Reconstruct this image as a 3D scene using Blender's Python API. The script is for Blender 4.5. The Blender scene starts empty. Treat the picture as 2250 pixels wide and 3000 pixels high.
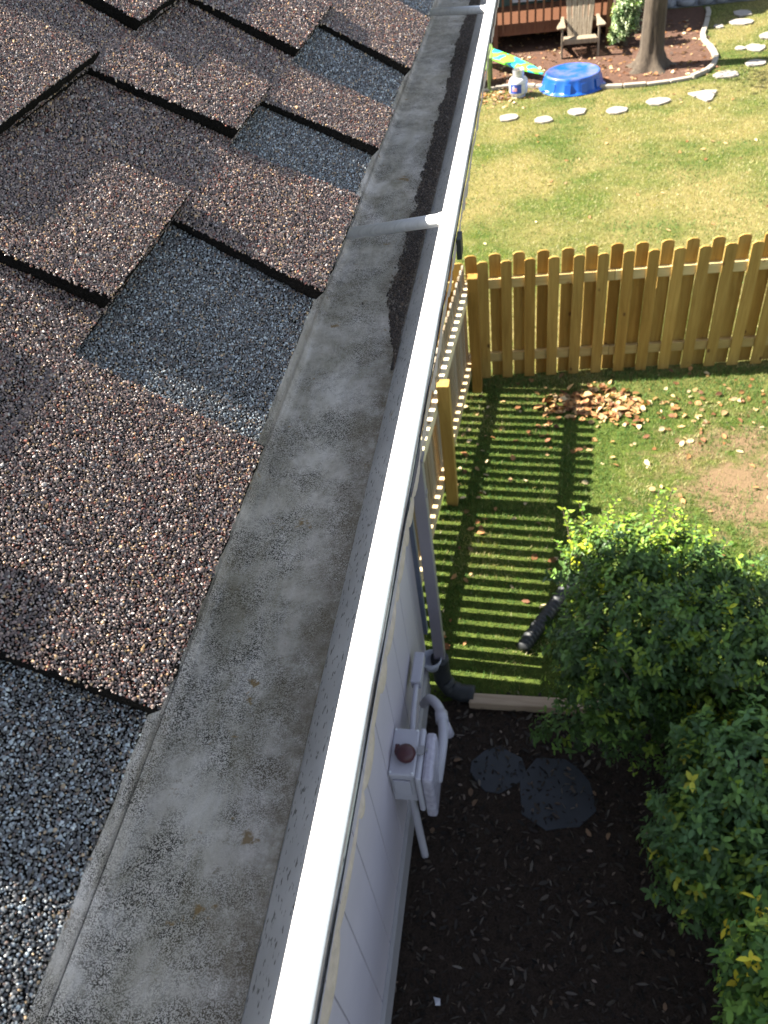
import bpy, math, random
import numpy as np
from mathutils import Vector, Matrix, noise
rad = math.radians
S = bpy.context.scene
# ------------------------------------------------------------------ camera
CAMZ = 4.55
cd = bpy.data.cameras.new('camera'); cam = bpy.data.objects.new('camera', cd)
S.collection.objects.link(cam); S.camera = cam
cd.sensor_fit = 'VERTICAL'; cd.sensor_height = 7.0; cd.sensor_width = 5.25
cd.lens = 7.0*2320/3000
cd.clip_start = 0.02; cd.clip_end = 500
X_ = (0.98225547, 0.01497372, -0.18694912)
Y_ = (0.14371934, -0.70051878, 0.69901229)
Z_ = (-0.12049456, -0.71347685, -0.69024042)
cam.matrix_world = Matrix(((X_[0], -X_[1], -X_[2], 0), (Y_[0], -Y_[1], -Y_[2], 0),
                           (Z_[0], -Z_[1], -Z_[2], CAMZ), (0, 0, 0, 1)))

cd.dof.use_dof = True; cd.dof.focus_distance = 0.72; cd.dof.aperture_fstop = 3.2
S.render.resolution_x = 768; S.render.resolution_y = 1024
# ------------------------------------------------------------------ sky and sun
EL = 46.2
LD = Vector((1.0, -0.07, -math.tan(rad(EL)))).normalized()      # the way light travels
w = bpy.data.worlds.new('World'); S.world = w; w.use_nodes = True
wn = w.node_tree
sky = wn.nodes.new('ShaderNodeTexSky'); sky.sky_type = 'NISHITA'; sky.sun_disc = False
sky.sun_elevation = rad(EL); sky.sun_rotation = math.atan2(-LD.x, -LD.y)
bg = wn.nodes['Background']; bg.inputs[1].default_value = 0.054
hs = wn.nodes.new('ShaderNodeHueSaturation'); hs.inputs['Saturation'].default_value = 0.62
wn.links.new(sky.outputs[0], hs.inputs['Color']); wn.links.new(hs.outputs[0], bg.inputs[0])
sl = bpy.data.lights.new('sun', 'SUN'); sl.energy = 5.0; sl.angle = rad(0.53); sl.color = (1, 0.93, 0.81)
so = bpy.data.objects.new('sun', sl); S.collection.objects.link(so)
so.rotation_euler = LD.to_track_quat('-Z', 'Y').to_euler()
S.view_settings.view_transform = 'Standard'; S.view_settings.look = 'None'
S.view_settings.exposure = 2.45; S.view_settings.gamma = 1
S.render.engine = 'CYCLES'
# ------------------------------------------------------------------ helpers
rng = np.random.default_rng(7); random.seed(7)

def node_mat(name):
    m = bpy.data.materials.new(name); m.use_nodes = True
    nt = m.node_tree; b = nt.nodes['Principled BSDF']
    return m, nt, b

def ramp(nt, fac, stops, interp='LINEAR'):
    r = nt.nodes.new('ShaderNodeValToRGB'); r.color_ramp.interpolation = interp
    cr = r.color_ramp
    while len(cr.elements) < len(stops): cr.elements.new(0.5)
    for e, (p, c) in zip(cr.elements, stops):
        e.position = p; e.color = (*c, 1) if len(c) == 3 else c
    if fac is not None: nt.links.new(fac, r.inputs[0])
    return r.outputs[0]

def coords(nt, scale=(1, 1, 1), loc=(0, 0, 0), rot=(0, 0, 0), kind='Object'):
    t = nt.nodes.new('ShaderNodeTexCoord'); m = nt.nodes.new('ShaderNodeMapping')
    m.inputs['Scale'].default_value = scale; m.inputs['Location'].default_value = loc
    m.inputs['Rotation'].default_value = rot
    nt.links.new(t.outputs[kind], m.inputs[0]); return m.outputs[0]

def noisetex(nt, vec, scale, detail=4, rough=0.55, dist=0.0):
    n = nt.nodes.new('ShaderNodeTexNoise'); n.inputs['Scale'].default_value = scale
    n.inputs['Detail'].default_value = detail; n.inputs['Roughness'].default_value = rough
    n.inputs['Distortion'].default_value = dist
    if vec is not None: nt.links.new(vec, n.inputs['Vector'])
    return n.outputs[0]

def mix(nt, fac, a, b, mode='MIX'):
    m = nt.nodes.new('ShaderNodeMix'); m.data_type = 'RGBA'; m.blend_type = mode
    for sock, v in ((m.inputs[0], fac), (m.inputs[6], a), (m.inputs[7], b)):
        if isinstance(v, (int, float)): sock.default_value = v
        elif isinstance(v, tuple): sock.default_value = (*v, 1)
        else: nt.links.new(v, sock)
    return m.outputs[2]

def bump(nt, b, h, strength=0.5, dist=0.01):
    n = nt.nodes.new('ShaderNodeBump'); n.inputs['Strength'].default_value = strength
    n.inputs['Distance'].default_value = dist
    nt.links.new(h, n.inputs['Height']); nt.links.new(n.outputs[0], b.inputs['Normal'])

def simple(name, col, rough=0.6, metal=0.0, var=0.25, scale=12, bstr=0.15, stretch=(1, 1, 1), spec=0.5):
    m, nt, b = node_mat(name)
    v = coords(nt, stretch); n = noisetex(nt, v, scale, 5, 0.6)
    lo = tuple(c*(1-var) for c in col); hi = tuple(min(1, c*(1+var)) for c in col)
    nt.links.new(ramp(nt, n, [(0.3, lo), (0.7, hi)]), b.inputs['Base Color'])
    b.inputs['Roughness'].default_value = rough; b.inputs['Metallic'].default_value = metal
    b.inputs['Specular IOR Level'].default_value = spec
    if bstr: bump(nt, b, n, bstr, 0.004)
    return m

def attr_mat(name, rough=0.7, spec=0.4, trans=0.0, coat=0.0):
    m, nt, b = node_mat(name)
    a = nt.nodes.new('ShaderNodeAttribute'); a.attribute_name = 'Col'
    nt.links.new(a.outputs['Color'], b.inputs['Base Color'])
    b.inputs['Roughness'].default_value = rough; b.inputs['Specular IOR Level'].default_value = spec
    b.inputs['Coat Weight'].default_value = coat
    if trans:
        t = nt.nodes.new('ShaderNodeBsdfTranslucent'); ms = nt.nodes.new('ShaderNodeMixShader')
        ms.inputs[0].default_value = trans
        g = nt.nodes.new('ShaderNodeMix'); g.data_type = 'RGBA'; g.blend_type = 'MULTIPLY'; g.inputs[0].default_value = 1
        g.inputs[7].default_value = (1.5, 1.6, 0.5, 1); nt.links.new(a.outputs['Color'], g.inputs[6])
        nt.links.new(g.outputs[2], t.inputs[0])
        nt.links.new(b.outputs[0], ms.inputs[1]); nt.links.new(t.outputs[0], ms.inputs[2])
        nt.links.new(ms.outputs[0], nt.nodes['Material Output'].inputs[0])
    return m

class MB:
    """collects verts and faces of one mesh"""
    def __init__(self): self.v = []; self.f = []; self.c = None
    def add(self, vs, fs):
        o = len(self.v); self.v += [tuple(p) for p in vs]; self.f += [tuple(i+o for i in f) for f in fs]; return self
    def box(self, a, b, M=None):
        x0, y0, z0 = a; x1, y1, z1 = b
        vs = [(x0, y0, z0), (x1, y0, z0), (x1, y1, z0), (x0, y1, z0), (x0, y0, z1), (x1, y0, z1), (x1, y1, z1), (x0, y1, z1)]
        if M is not None: vs = [M @ Vector(p) for p in vs]
        return self.add(vs, [(0, 3, 2, 1), (4, 5, 6, 7), (0, 1, 5, 4), (1, 2, 6, 5), (2, 3, 7, 6), (3, 0, 4, 7)])
    def prism(self, poly, dirv, M=None):
        """poly: 3-D outline (ccw seen from +dirv side), pushed along dirv"""
        n = len(poly); d = Vector(dirv)
        vs = [Vector(p) for p in poly] + [Vector(p)+d for p in poly]
        if M is not None: vs = [M @ p for p in vs]
        return self.add(vs, [tuple(range(n-1, -1, -1)), tuple(range(n, 2*n))] + [(i, (i+1) % n, n+(i+1) % n, n+i) for i in range(n)])
    def tube(self, pts, r, n=10, caps=True):
        pts = [Vector(p) for p in pts]; rs = r if isinstance(r, (list, tuple)) else [r]*len(pts)
        base = len(self.v); prev = None
        for i, p in enumerate(pts):
            t = (pts[min(i+1, len(pts)-1)]-pts[max(i-1, 0)]).normalized()
            if prev is None:
                u = t.orthogonal().normalized()
            else:
                u = (prev - t*prev.dot(t)).normalized()
            prev = u; q = t.cross(u)
            for k in range(n):
                a = 2*math.pi*k/n
                self.v.append(tuple(p + (u*math.cos(a)+q*math.sin(a))*rs[i]))
        for i in range(len(pts)-1):
            for k in range(n):
                a = base+i*n+k; b_ = base+i*n+(k+1) % n
                self.f.append((a, b_, b_+n, a+n))
        if caps:
            self.f.append(tuple(base+k for k in range(n-1, -1, -1)))
            self.f.append(tuple(base+(len(pts)-1)*n+k for k in range(n)))
        return self
    def lathe(self, prof, c=(0, 0, 0), n=32, mod=None):
        base = len(self.v)
        for (r, z) in prof:
            for k in range(n):
                a = 2*math.pi*k/n; rr = r*(mod(a, z) if mod else 1)
                self.v.append((c[0]+rr*math.cos(a), c[1]+rr*math.sin(a), c[2]+z))
        for i in range(len(prof)-1):
            for k in range(n):
                a = base+i*n+k; b_ = base+i*n+(k+1) % n
                self.f.append((a, b_, b_+n, a+n))
        self.f.append(tuple(base+k for k in range(n-1, -1, -1)))
        self.f.append(tuple(base+(len(prof)-1)*n+k for k in range(n)))
        return self
    def build(self, name, mat, parent=None, smooth=False, bevel=0, **tags):
        me = bpy.data.meshes.new(name); me.from_pydata(self.v, [], self.f); me.materials.append(mat)
        return finish(name, me, parent, smooth, bevel, **tags)

def finish(name, me, parent=None, smooth=False, bevel=0, **tags):
    me.update()
    if smooth: me.polygons.foreach_set('use_smooth', [True]*len(me.polygons))
    o = bpy.data.objects.new(name, me); S.collection.objects.link(o)
    if parent: o.parent = parent; o.matrix_parent_inverse = parent.matrix_basis.inverted()
    if bevel:
        b = o.modifiers.new('bevel', 'BEVEL'); b.width = bevel; b.segments = 2; b.limit_method = 'ANGLE'; b.angle_limit = rad(40)
    for k, v in tags.items(): o[k] = v
    return o

def big(name, V, F, mat, col=None, parent=None, smooth=False, body=0, **tags):
    """V (n,3), F (m,3) numpy, col (n,3) per vertex"""
    me = bpy.data.meshes.new(name)
    me.vertices.add(len(V)); me.vertices.foreach_set('co', np.ascontiguousarray(V, dtype=np.float32).ravel())
    m = len(F); k = F.shape[1]
    me.loops.add(m*k); me.loops.foreach_set('vertex_index', np.ascontiguousarray(F, dtype=np.int32).ravel())
    me.polygons.add(m); me.polygons.foreach_set('loop_start', np.arange(0, m*k, k, dtype=np.int32))
    me.update(calc_edges=True)
    if col is not None:
        a = me.color_attributes.new('Col', 'FLOAT_COLOR', 'POINT')
        c4 = np.ones((len(V), 4), dtype=np.float32); c4[:, :3] = col
        a.data.foreach_set('color', c4.ravel())
    me.materials.append(mat)
    if body:
        me.materials.append(M_tar); mi = np.zeros(m, dtype=np.int32); mi[:body] = 1; me.polygons.foreach_set('material_index', mi)
    return finish(name, me, parent, smooth, 0, **tags)

def thing(name, label, cat, loc=(0, 0, 0), rz=0.0, group=None):
    o = bpy.data.objects.new(name, None); S.collection.objects.link(o)
    o.empty_display_size = 0.1; o.location = loc; o.rotation_euler = (0, 0, rz)
    o['label'] = label; o['category'] = cat
    if group: o['group'] = group
    bpy.context.view_layer.update()
    return o

def dup(root, loc=None, label=None, rz=None):
    def cp(o, par):
        c = o.copy(); S.collection.objects.link(c)
        if par: c.parent = par
        for ch in o.children: cp(ch, c)
        return c
    r = cp(root, None)
    if loc is not None: r.location = loc
    if rz is not None: r.rotation_euler = (0, 0, rz)
    if label: r['label'] = label
    return r

def pip(px, py, poly):
    """points in polygon, vectorised"""
    ins = np.zeros(len(px), bool); n = len(poly); j = n-1
    for i in range(n):
        xi, yi = poly[i]; xj, yj = poly[j]
        c = ((yi > py) != (yj > py)) & (px < (xj-xi)*(py-yi)/(yj-yi+1e-12)+xi)
        ins ^= c; j = i
    return ins

def vnoise(x, y, sc, seed=0):
    """cheap smooth value noise"""
    x = x*sc+seed*17.3; y = y*sc+seed*5.1
    xi = np.floor(x).astype(int); yi = np.floor(y).astype(int); fx = x-xi; fy = y-yi
    h = lambda a, b: np.modf(np.abs(np.sin(a*127.1+b*311.7+seed*74.7)*43758.5453))[0]
    fx = fx*fx*(3-2*fx); fy = fy*fy*(3-2*fy)
    return (h(xi, yi)*(1-fx)+h(xi+1, yi)*fx)*(1-fy)+(h(xi, yi+1)*(1-fx)+h(xi+1, yi+1)*fx)*fy

def pal(n, cols, wts, jit=0.18):
    cols = np.array(cols); wts = np.array(wts)/sum(wts)
    c = cols[rng.choice(len(cols), n, p=wts)]
    return np.clip(c*(1+rng.normal(0, jit, (n, 1))), 0.004, 0.9)

# ------------------------------------------------------------------ materials
M_alu = None
def gutter_inside():
    m, nt, b = node_mat('weathered_gutter_metal')
    v = coords(nt)
    big_ = noisetex(nt, coords(nt, (1, 0.6, 1)), 13, 7, 0.7, 0.5)
    base = ramp(nt, big_, [(0.32, (0.42, 0.41, 0.35)), (0.47, (0.62, 0.61, 0.56)), (0.62, (0.83, 0.82, 0.80))])
    streak = noisetex(nt, coords(nt, (130, 4, 130)), 1.6, 5, 0.7)
    base = mix(nt, ramp(nt, streak, [(0.50, (0, 0, 0)), (0.75, (0.6, 0.6, 0.6))]), base, (0.66, 0.67, 0.68))
    fine = noisetex(nt, v, 330, 3, 0.7)
    patch = noisetex(nt, coords(nt, loc=(3, 1, 0)), 16, 5, 0.7)
    # black specks clustered in patches
    sp = nt.nodes.new('ShaderNodeMath'); sp.operation = 'MULTIPLY'
    vo = nt.nodes.new('ShaderNodeTexVoronoi'); vo.inputs['Scale'].default_value = 1500; nt.links.new(v, vo.inputs['Vector'])
    sc_ = nt.nodes.new('ShaderNodeSeparateColor'); nt.links.new(vo.outputs['Color'], sc_.inputs[0])
    nt.links.new(ramp(nt, sc_.outputs[0], [(0.36, (0, 0, 0)), (0.62, (1, 1, 1))]), sp.inputs[0])
    nt.links.new(ramp(nt, patch, [(0.40, (0.10, 0.10, 0.10)), (0.58, (1, 1, 1))]), sp.inputs[1])
    base = mix(nt, sp.outputs[0], base, (0.045, 0.042, 0.034))
    grime = noisetex(nt, coords(nt, (1, 0.45, 1), loc=(2, 5, 3)), 17, 6, 0.75, 0.6)
    base = mix(nt, ramp(nt, grime, [(0.46, (0, 0, 0)), (0.66, (0.55, 0.55, 0.55))]), base, (0.20, 0.18, 0.11))
    olive = noisetex(nt, coords(nt, loc=(7, 2, 1)), 60, 6, 0.8)
    base = mix(nt, ramp(nt, olive, [(0.60, (0, 0, 0)), (0.70, (0.7, 0.7, 0.7))]), base, (0.19, 0.155, 0.09))
    rust = noisetex(nt, coords(nt, loc=(1, 9, 4)), 34, 4, 0.7)
    base = mix(nt, ramp(nt, rust, [(0.64, (0, 0, 0)), (0.69, (0.85, 0.85, 0.85))]), base, (0.24, 0.15, 0.04))
    # dirt that settles along the front corner of the floor
    g = nt.nodes.new('ShaderNodeTexCoord'); sx = nt.nodes.new('ShaderNodeSeparateXYZ'); nt.links.new(g.outputs['Object'], sx.inputs[0])
    mr = nt.nodes.new('ShaderNodeMapRange'); mr.inputs[1].default_value = -0.222; mr.inputs[2].default_value = -0.160
    nt.links.new(sx.outputs[0], mr.inputs[0])
    mm = nt.nodes.new('ShaderNodeMath'); mm.operation = 'MULTIPLY'
    nt.links.new(mr.outputs[0], mm.inputs[0]); nt.links.new(ramp(nt, noisetex(nt, v, 60, 6, 0.75), [(0.30, (0.35, 0.35, 0.35)), (0.6, (1, 1, 1))]), mm.inputs[1])
    base = mix(nt, mm.outputs[0], base, (0.13, 0.105, 0.07))
    nt.links.new(base, b.inputs['Base Color'])
    b.inputs['Roughness'].default_value = 0.55; b.inputs['Metallic'].default_value = 0.0
    bump(nt, b, fine, 0.1, 0.002)
    return m
M_gin = gutter_inside()
def band_mat():
    m, nt, b = node_mat('gutter_front_inner_paint')
    v = coords(nt)
    base = ramp(nt, noisetex(nt, v, 14, 5), [(0.3, (0.42, 0.42, 0.42)), (0.7, (0.58, 0.58, 0.58))])
    base = mix(nt, ramp(nt, noisetex(nt, coords(nt, (1, .5, 1)), 260, 2), [(0.60, (0, 0, 0)), (0.66, (1, 1, 1))]), base, (0.13, 0.13, 0.12))
    base = mix(nt, ramp(nt, noisetex(nt, v, 30, 3), [(0.66, (0, 0, 0)), (0.74, (.6, .6, .6))]), base, (0.30, 0.23, 0.12))
    nt.links.new(base, b.inputs['Base Color']); b.inputs['Roughness'].default_value = 0.45
    return m
M_gband = band_mat()
M_gback = simple('gutter_back_flange', (0.46, 0.46, 0.42), 0.5, 0, 0.3, 22, 0.1, (1, 0.25, 1))
M_white = simple('white_gutter_paint', (0.80, 0.80, 0.80), 0.4, 0, 0.03, 30, 0.03)
M_oldpaint = simple('peeling_tan_paint', (0.40, 0.335, 0.275), 0.75, 0, 0.3, 90, 0.5)
M_oldpaint2 = simple('loose_paint_flakes', (0.43, 0.355, 0.34), 0.7, 0, 0.15, 120, 0.4)
M_alu = simple('bare_aluminium', (0.70, 0.72, 0.74), 0.35, 0.25, 0.12, 40, 0.05, (1, 8, 1))
M_siding = simple('pale_painted_siding', (0.46, 0.42, 0.47), 0.6, 0, 0.04, 3, 0.05)
M_trim = simple('grey_painted_trim', (0.28, 0.27, 0.29), 0.6, 0, 0.06, 5, 0.05)
M_slatetrim = simple('dark_blue_grey_corner', (0.13, 0.15, 0.21), 0.6, 0, 0.06, 5, 0.05)  # corner board darker and bluer than the other trim
M_found = simple('foundation_block', (0.30, 0.29, 0.28), 0.9, 0, 0.2, 20, 0.4)
M_downs = simple('downspout_enamel', (0.22, 0.20, 0.23), 0.4, 0, 0.05, 6, 0.0)
M_black = simple('black_corrugated_plastic', (0.015, 0.017, 0.020), 0.6, 0, 0.2, 30, 0.1)
M_grit = attr_mat('shingle_granules', 0.36, 0.75)
M_tar = simple('asphalt_edge', (0.010, 0.009, 0.009), 0.95, 0, 0.5, 400, 0.8, spec=0.05)

def wood(name, a, b_, dark, scale=1.0, axis=2, knots=True, rough=0.75):
    m, nt, b = node_mat(name)
    st = [9, 9, 9]; st[axis] = 0.7
    oi = nt.nodes.new('ShaderNodeObjectInfo')
    t = nt.nodes.new('ShaderNodeTexCoord'); mp = nt.nodes.new('ShaderNodeMapping'); mp.inputs['Scale'].default_value = [s*scale for s in st]
    ad = nt.nodes.new('ShaderNodeVectorMath'); ad.operation = 'ADD'
    cm = nt.nodes.new('ShaderNodeCombineXYZ'); ml = nt.nodes.new('ShaderNodeMath'); ml.operation = 'MULTIPLY'; ml.inputs[1].default_value = 37
    nt.links.new(oi.outputs['Random'], ml.inputs[0]); nt.links.new(ml.outputs[0], cm.inputs[0]); nt.links.new(ml.outputs[0], cm.inputs[1])
    nt.links.new(t.outputs['Object'], ad.inputs[0]); nt.links.new(cm.outputs[0], ad.inputs[1]); nt.links.new(ad.outputs[0], mp.inputs[0])
    n = noisetex(nt, mp.outputs[0], 3.2, 5, 0.6, 0.7)
    c = ramp(nt, n, [(0.32, a), (0.68, b_)])
    tint = ramp(nt, oi.outputs['Random'], [(0.0, (0.74, 0.64, 0.50)), (0.35, (1.0, 0.92, 0.8)), (0.7, (1, 1, 1)), (1.0, (1.22, 1.2, 1.2))])
    c = mix(nt, 1.0, c, tint, 'MULTIPLY')
    if knots:
        mp2 = nt.nodes.new('ShaderNodeMapping'); s2 = [1.6]*3; s2[axis] = 1.0; mp2.inputs['Scale'].default_value = [q*scale for q in s2]
        nt.links.new(ad.outputs[0], mp2.inputs[0])
        vo = nt.nodes.new('ShaderNodeTexVoronoi'); vo.inputs['Scale'].default_value = 4.5; nt.links.new(mp2.outputs[0], vo.inputs['Vector'])
        k = ramp(nt, vo.outputs['Distance'], [(0.07, (1, 1, 1)), (0.13, (0, 0, 0))])
        c = mix(nt, k, c, dark)
    nt.links.new(c, b.inputs['Base Color']); b.inputs['Roughness'].default_value = rough
    b.inputs['Specular IOR Level'].default_value = 0.25
    bump(nt, b, n, 0.25, 0.004)
    return m
M_pine = wood('fresh_pine_boards', (0.260, 0.156, 0.037), (0.381, 0.248, 0.068), (0.112, 0.054, 0.015))
M_pinex = wood('fresh_pine_rails', (0.397, 0.313, 0.143), (0.501, 0.410, 0.209), (0.262, 0.151, 0.055), axis=0)
M_piney = wood('side_fence_rails', (0.482, 0.404, 0.257), (0.613, 0.538, 0.373), (0.233, 0.134, 0.049), axis=1)
M_pineg = wood('weathering_pine_pickets', (0.202, 0.168, 0.128), (0.278, 0.240, 0.193), (0.170, 0.120, 0.074))
M_grey = wood('weathered_grey_wood', (0.171, 0.138, 0.098), (0.276, 0.236, 0.184), (0.079, 0.059, 0.039), knots=False)
M_deck = wood('red_brown_deck_wood', (0.081, 0.034, 0.019), (0.136, 0.062, 0.034), (0.031, 0.012, 0.006), knots=False)
M_timber = wood('garden_edging_timber', (0.28, 0.22, 0.17), (0.40, 0.33, 0.27), (0.15, 0.1, 0.08), axis=0, knots=False)

# ------------------------------------------------------------------ the ground
def ground_mat():
    m, nt, b = node_mat('lawn_soil'); v = coords(nt)
    n1 = noisetex(nt, v, 0.75, 4, 0.6); n2 = noisetex(nt, v, 9, 6, 0.7); n3 = noisetex(nt, v, 70, 3, 0.7)
    straw = ramp(nt, n2, [(0.3, (0.128, 0.108, 0.037)), (0.7, (0.222, 0.189, 0.073))])
    green = ramp(nt, n2, [(0.3, (0.030, 0.055, 0.009)), (0.7, (0.085, 0.119, 0.020))])
    sxy = nt.nodes.new('ShaderNodeSeparateXYZ'); nt.links.new(v, sxy.inputs[0]); mry = nt.nodes.new('ShaderNodeMapRange')
    mry.inputs[1].default_value = 7.2; mry.inputs[2].default_value = 5.8; nt.links.new(sxy.outputs[1], mry.inputs[0]); mxy = nt.nodes.new('ShaderNodeMath'); mxy.operation = 'MAXIMUM'
    nt.links.new(mry.outputs[0], mxy.inputs[0]); nt.links.new(ramp(nt, n1, [(0.4, (0, 0, 0)), (0.62, (1, 1, 1))]), mxy.inputs[1])
    c = mix(nt, mxy.outputs[0], straw, green)
    c = mix(nt, ramp(nt, n3, [(0.3, (0.0, 0, 0)), (0.8, (0.360, 0.360, 0.360))]), c, (0.072, 0.054, 0.029))
    # worn bare patch of soil in the lawn near the bushes
    t = nt.nodes.new('ShaderNodeVectorMath'); t.operation = 'DISTANCE'; t.inputs[1].default_value = (1.72, 5.05, 0)
    nt.links.new(v, t.inputs[0]); ma = nt.nodes.new('ShaderNodeMath'); ma.operation = 'MULTIPLY_ADD'; ma.inputs[1].default_value = 0.9
    nt.links.new(noisetex(nt, v, 3.5, 6, 0.7), ma.inputs[0]); mh = nt.nodes.new('ShaderNodeMath'); mh.operation = 'MULTIPLY'; mh.inputs[1].default_value = 0.30; nt.links.new(t.outputs['Value'], mh.inputs[0]); nt.links.new(mh.outputs[0], ma.inputs[2])
    c = mix(nt, ramp(nt, ma.outputs[0], [(0.54, (1, 1, 1)), (0.70, (0, 0, 0))]), c, mix(nt, n3, (0.120, 0.081, 0.045), (0.192, 0.132, 0.078)))
    nt.links.new(c, b.inputs['Base Color']); b.inputs['Roughness'].default_value = 0.95; b.inputs['Specular IOR Level'].default_value = 0.1
    bump(nt, b, n3, 0.8, 0.02)
    return m
MB().add([(-60, -60, 0), (60, -60, 0), (60, 60, 0), (-60, 60, 0)], [(0, 1, 2, 3)]).build('lawn', ground_mat(), kind='structure')

def soil_mat(name, a, b_, sc=18):
    m, nt, b = node_mat(name); v = coords(nt)
    n = noisetex(nt, v, sc, 7, 0.72); n2 = noisetex(nt, v, sc*6, 3, 0.6)
    nt.links.new(mix(nt, ramp(nt, n2, [(0.35, (0, 0, 0)), (0.7, (.7, .7, .7))]), ramp(nt, n, [(0.32, a), (0.7, b_)]), tuple(x*1.5 for x in b_)), b.inputs['Base Color'])
    b.inputs['Roughness'].default_value = 1.0; b.inputs['Specular IOR Level'].default_value = 0.1
    bump(nt, b, n2, 1.0, 0.02)
    return m
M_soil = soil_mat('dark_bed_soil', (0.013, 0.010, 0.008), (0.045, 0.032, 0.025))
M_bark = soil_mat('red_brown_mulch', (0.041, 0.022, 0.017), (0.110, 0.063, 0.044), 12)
M_bare = soil_mat('bare_lawn_soil', (0.24, 0.17, 0.10), (0.38, 0.27, 0.17), 14)
M_patio = soil_mat('patio_gravel', (0.10, 0.11, 0.12), (0.24, 0.25, 0.27), 6)

def sheet(name, pts, z, mat, wob=0.0):
    P = []
    n = len(pts)
    for i in range(n):
        a = Vector((*pts[i], 0)); b_ = Vector((*pts[(i+1) % n], 0)); k = max(1, int((b_-a).length/0.15)) if wob else 1
        for j in range(k):
            p = a.lerp(b_, j/k)
            if wob: p += Vector((random.uniform(-wob, wob), random.uniform(-wob, wob), 0))
            P.append((p.x, p.y, z))
    return MB().add(P, [tuple(range(len(P)))]).build(name, mat, kind='structure')
BED = [(-0.75, -2.5), (6, -2.5), (6, 1.9), (3.2, 2.6), (1.9, 2.95), (0.7, 2.86), (-0.6, 2.84), (-0.75, 2.84)]
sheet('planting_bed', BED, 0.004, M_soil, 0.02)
TBED = [(-3, 15.25), (-1.1, 15.1), (-0.6, 15.35), (-0.1, 15.2), (0.5, 14.95), (1.06, 14.84), (1.5, 14.8), (1.95, 14.83), (2.45, 14.98), (2.78, 15.35),
        (2.93, 15.8), (2.95, 16.3), (2.9, 16.8), (2.86, 17.1), (3.05, 18.0), (3.22, 18.9), (3.2, 19.35), (-3, 19.4)]
sheet('mulch_bed', TBED, 0.004, M_bark, 0.02)
sheet('patio', [(-6, 19.42), (9, 19.42), (9, 26), (-6, 26)], 0.004, M_patio)

# ------------------------------------------------------------------ the house and its roof
house = thing('house', 'pale house wall seen steeply below the roof of brown granulated shingles', 'house', (-0.7, 0, 0))
TH = rad(41.0); HE = 0.38; XE = -0.575*HE
P0 = np.array([XE, 0, CAMZ-HE]); NR = np.array([math.sin(TH), 0, math.cos(TH)]); DN = np.array([math.cos(TH), 0, -math.sin(TH)])
def R3(u, v, h):
    """roof coordinates: u down the slope from the eave, v along it, h above the sheet"""
    u = np.asarray(u, float); v = np.asarray(v, float); h = np.asarray(h, float)
    return P0+u[..., None]*DN+h[..., None]*NR+np.stack([0*v, v, 0*v], -1)
YE = 3.20                                   # gable end of the roof
roof = MB()
a = R3([0, 0, -3.6, -3.6], [-3, YE, YE, -3], [-0.004]*4); b_ = R3([0, 0, -3.6, -3.6], [-3, YE, YE, -3], [-0.03]*4)
a[0:2] -= DN*0.006; b_[0:2] -= DN*0.012
roof.add(list(a)+list(b_), [(0, 1, 2, 3), (7, 6, 5, 4), (0, 4, 5, 1), (1, 5, 6, 2), (2, 6, 7, 3), (3, 7, 4, 0)])
rp = P0-3.6*DN; back = [Vector(rp+np.array([0, y, -0.004])) for y in (-3, YE)]
far = [p+Vector((2.6*math.cos(TH)*-1, 0, -2.6*math.sin(TH))) for p in back]
roof.add([back[0], back[1], far[1], far[0]]+[p-Vector((0, 0, 0.04)) for p in (back[0], back[1], far[1], far[0])],
         [(0, 3, 2, 1), (4, 5, 6, 7), (0, 1, 5, 4), (1, 2, 6, 5), (2, 3, 7, 6), (3, 0, 4, 7)])
M_roofbase = soil_mat('roofing_mat', (0.04, 0.035, 0.033), (0.10, 0.085, 0.078), 120)
roofo = roof.build('roof', M_roofbase, house)

M_shfar, nt, b = node_mat('speckled_shingle_surface')
vo = nt.nodes.new('ShaderNodeTexVoronoi'); vo.inputs['Scale'].default_value = 420; nt.links.new(coords(nt), vo.inputs['Vector'])
spc = nt.nodes.new('ShaderNodeSeparateColor'); nt.links.new(vo.outputs['Color'], spc.inputs[0])
nt.links.new(ramp(nt, spc.outputs[0], [(0.0, (0.024, 0.02, 0.02)), (0.2, (0.065, 0.045, 0.04)), (0.5, (0.12, 0.085, 0.075)), (0.8, (0.20, 0.15, 0.125)), (0.95, (0.30, 0.27, 0.25))], 'CONSTANT'), b.inputs['Base Color'])
b.inputs['Roughness'].default_value = 0.85; b.inputs['Specular IOR Level'].default_value = 0.2; bump(nt, b, spc.outputs[1], 0.8, 0.002)
EXPO = 0.143; LT = 0.0075; TT = 0.0145
BUTT = {1: 0.0, 2: -0.143, 3: -0.284, 4: -0.427}
for k in range(5, 26): BUTT[k] = BUTT[4]-0.143*(k-4)
def hlow(u, k): return LT*np.clip(1+(u-BUTT[k])/EXPO, -0.3, 1.0)
def htab(u, k):
    q = np.clip(1+(u-BUTT[k])/EXPO, -0.3, 1.0); return hlow(u, k)+(LT+0.0006)*(1-q)+TT*q

BROWN = ([(0.083, 0.055, 0.049), (0.176, 0.120, 0.104), (0.302, 0.223, 0.183), (0.409, 0.366, 0.341), (0.448, 0.285, 0.148), (0.156, 0.053, 0.033), (0.030, 0.024, 0.024)], [26, 30, 16, 7, 6, 9, 10])
GREYB = ([(0.091, 0.090, 0.090), (0.172, 0.177, 0.182), (0.316, 0.354, 0.382), (0.473, 0.501, 0.501), (0.369, 0.263, 0.157), (0.046, 0.042, 0.042), (0.132, 0.091, 0.073)], [26, 24, 14, 5, 4, 22, 9])

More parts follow.
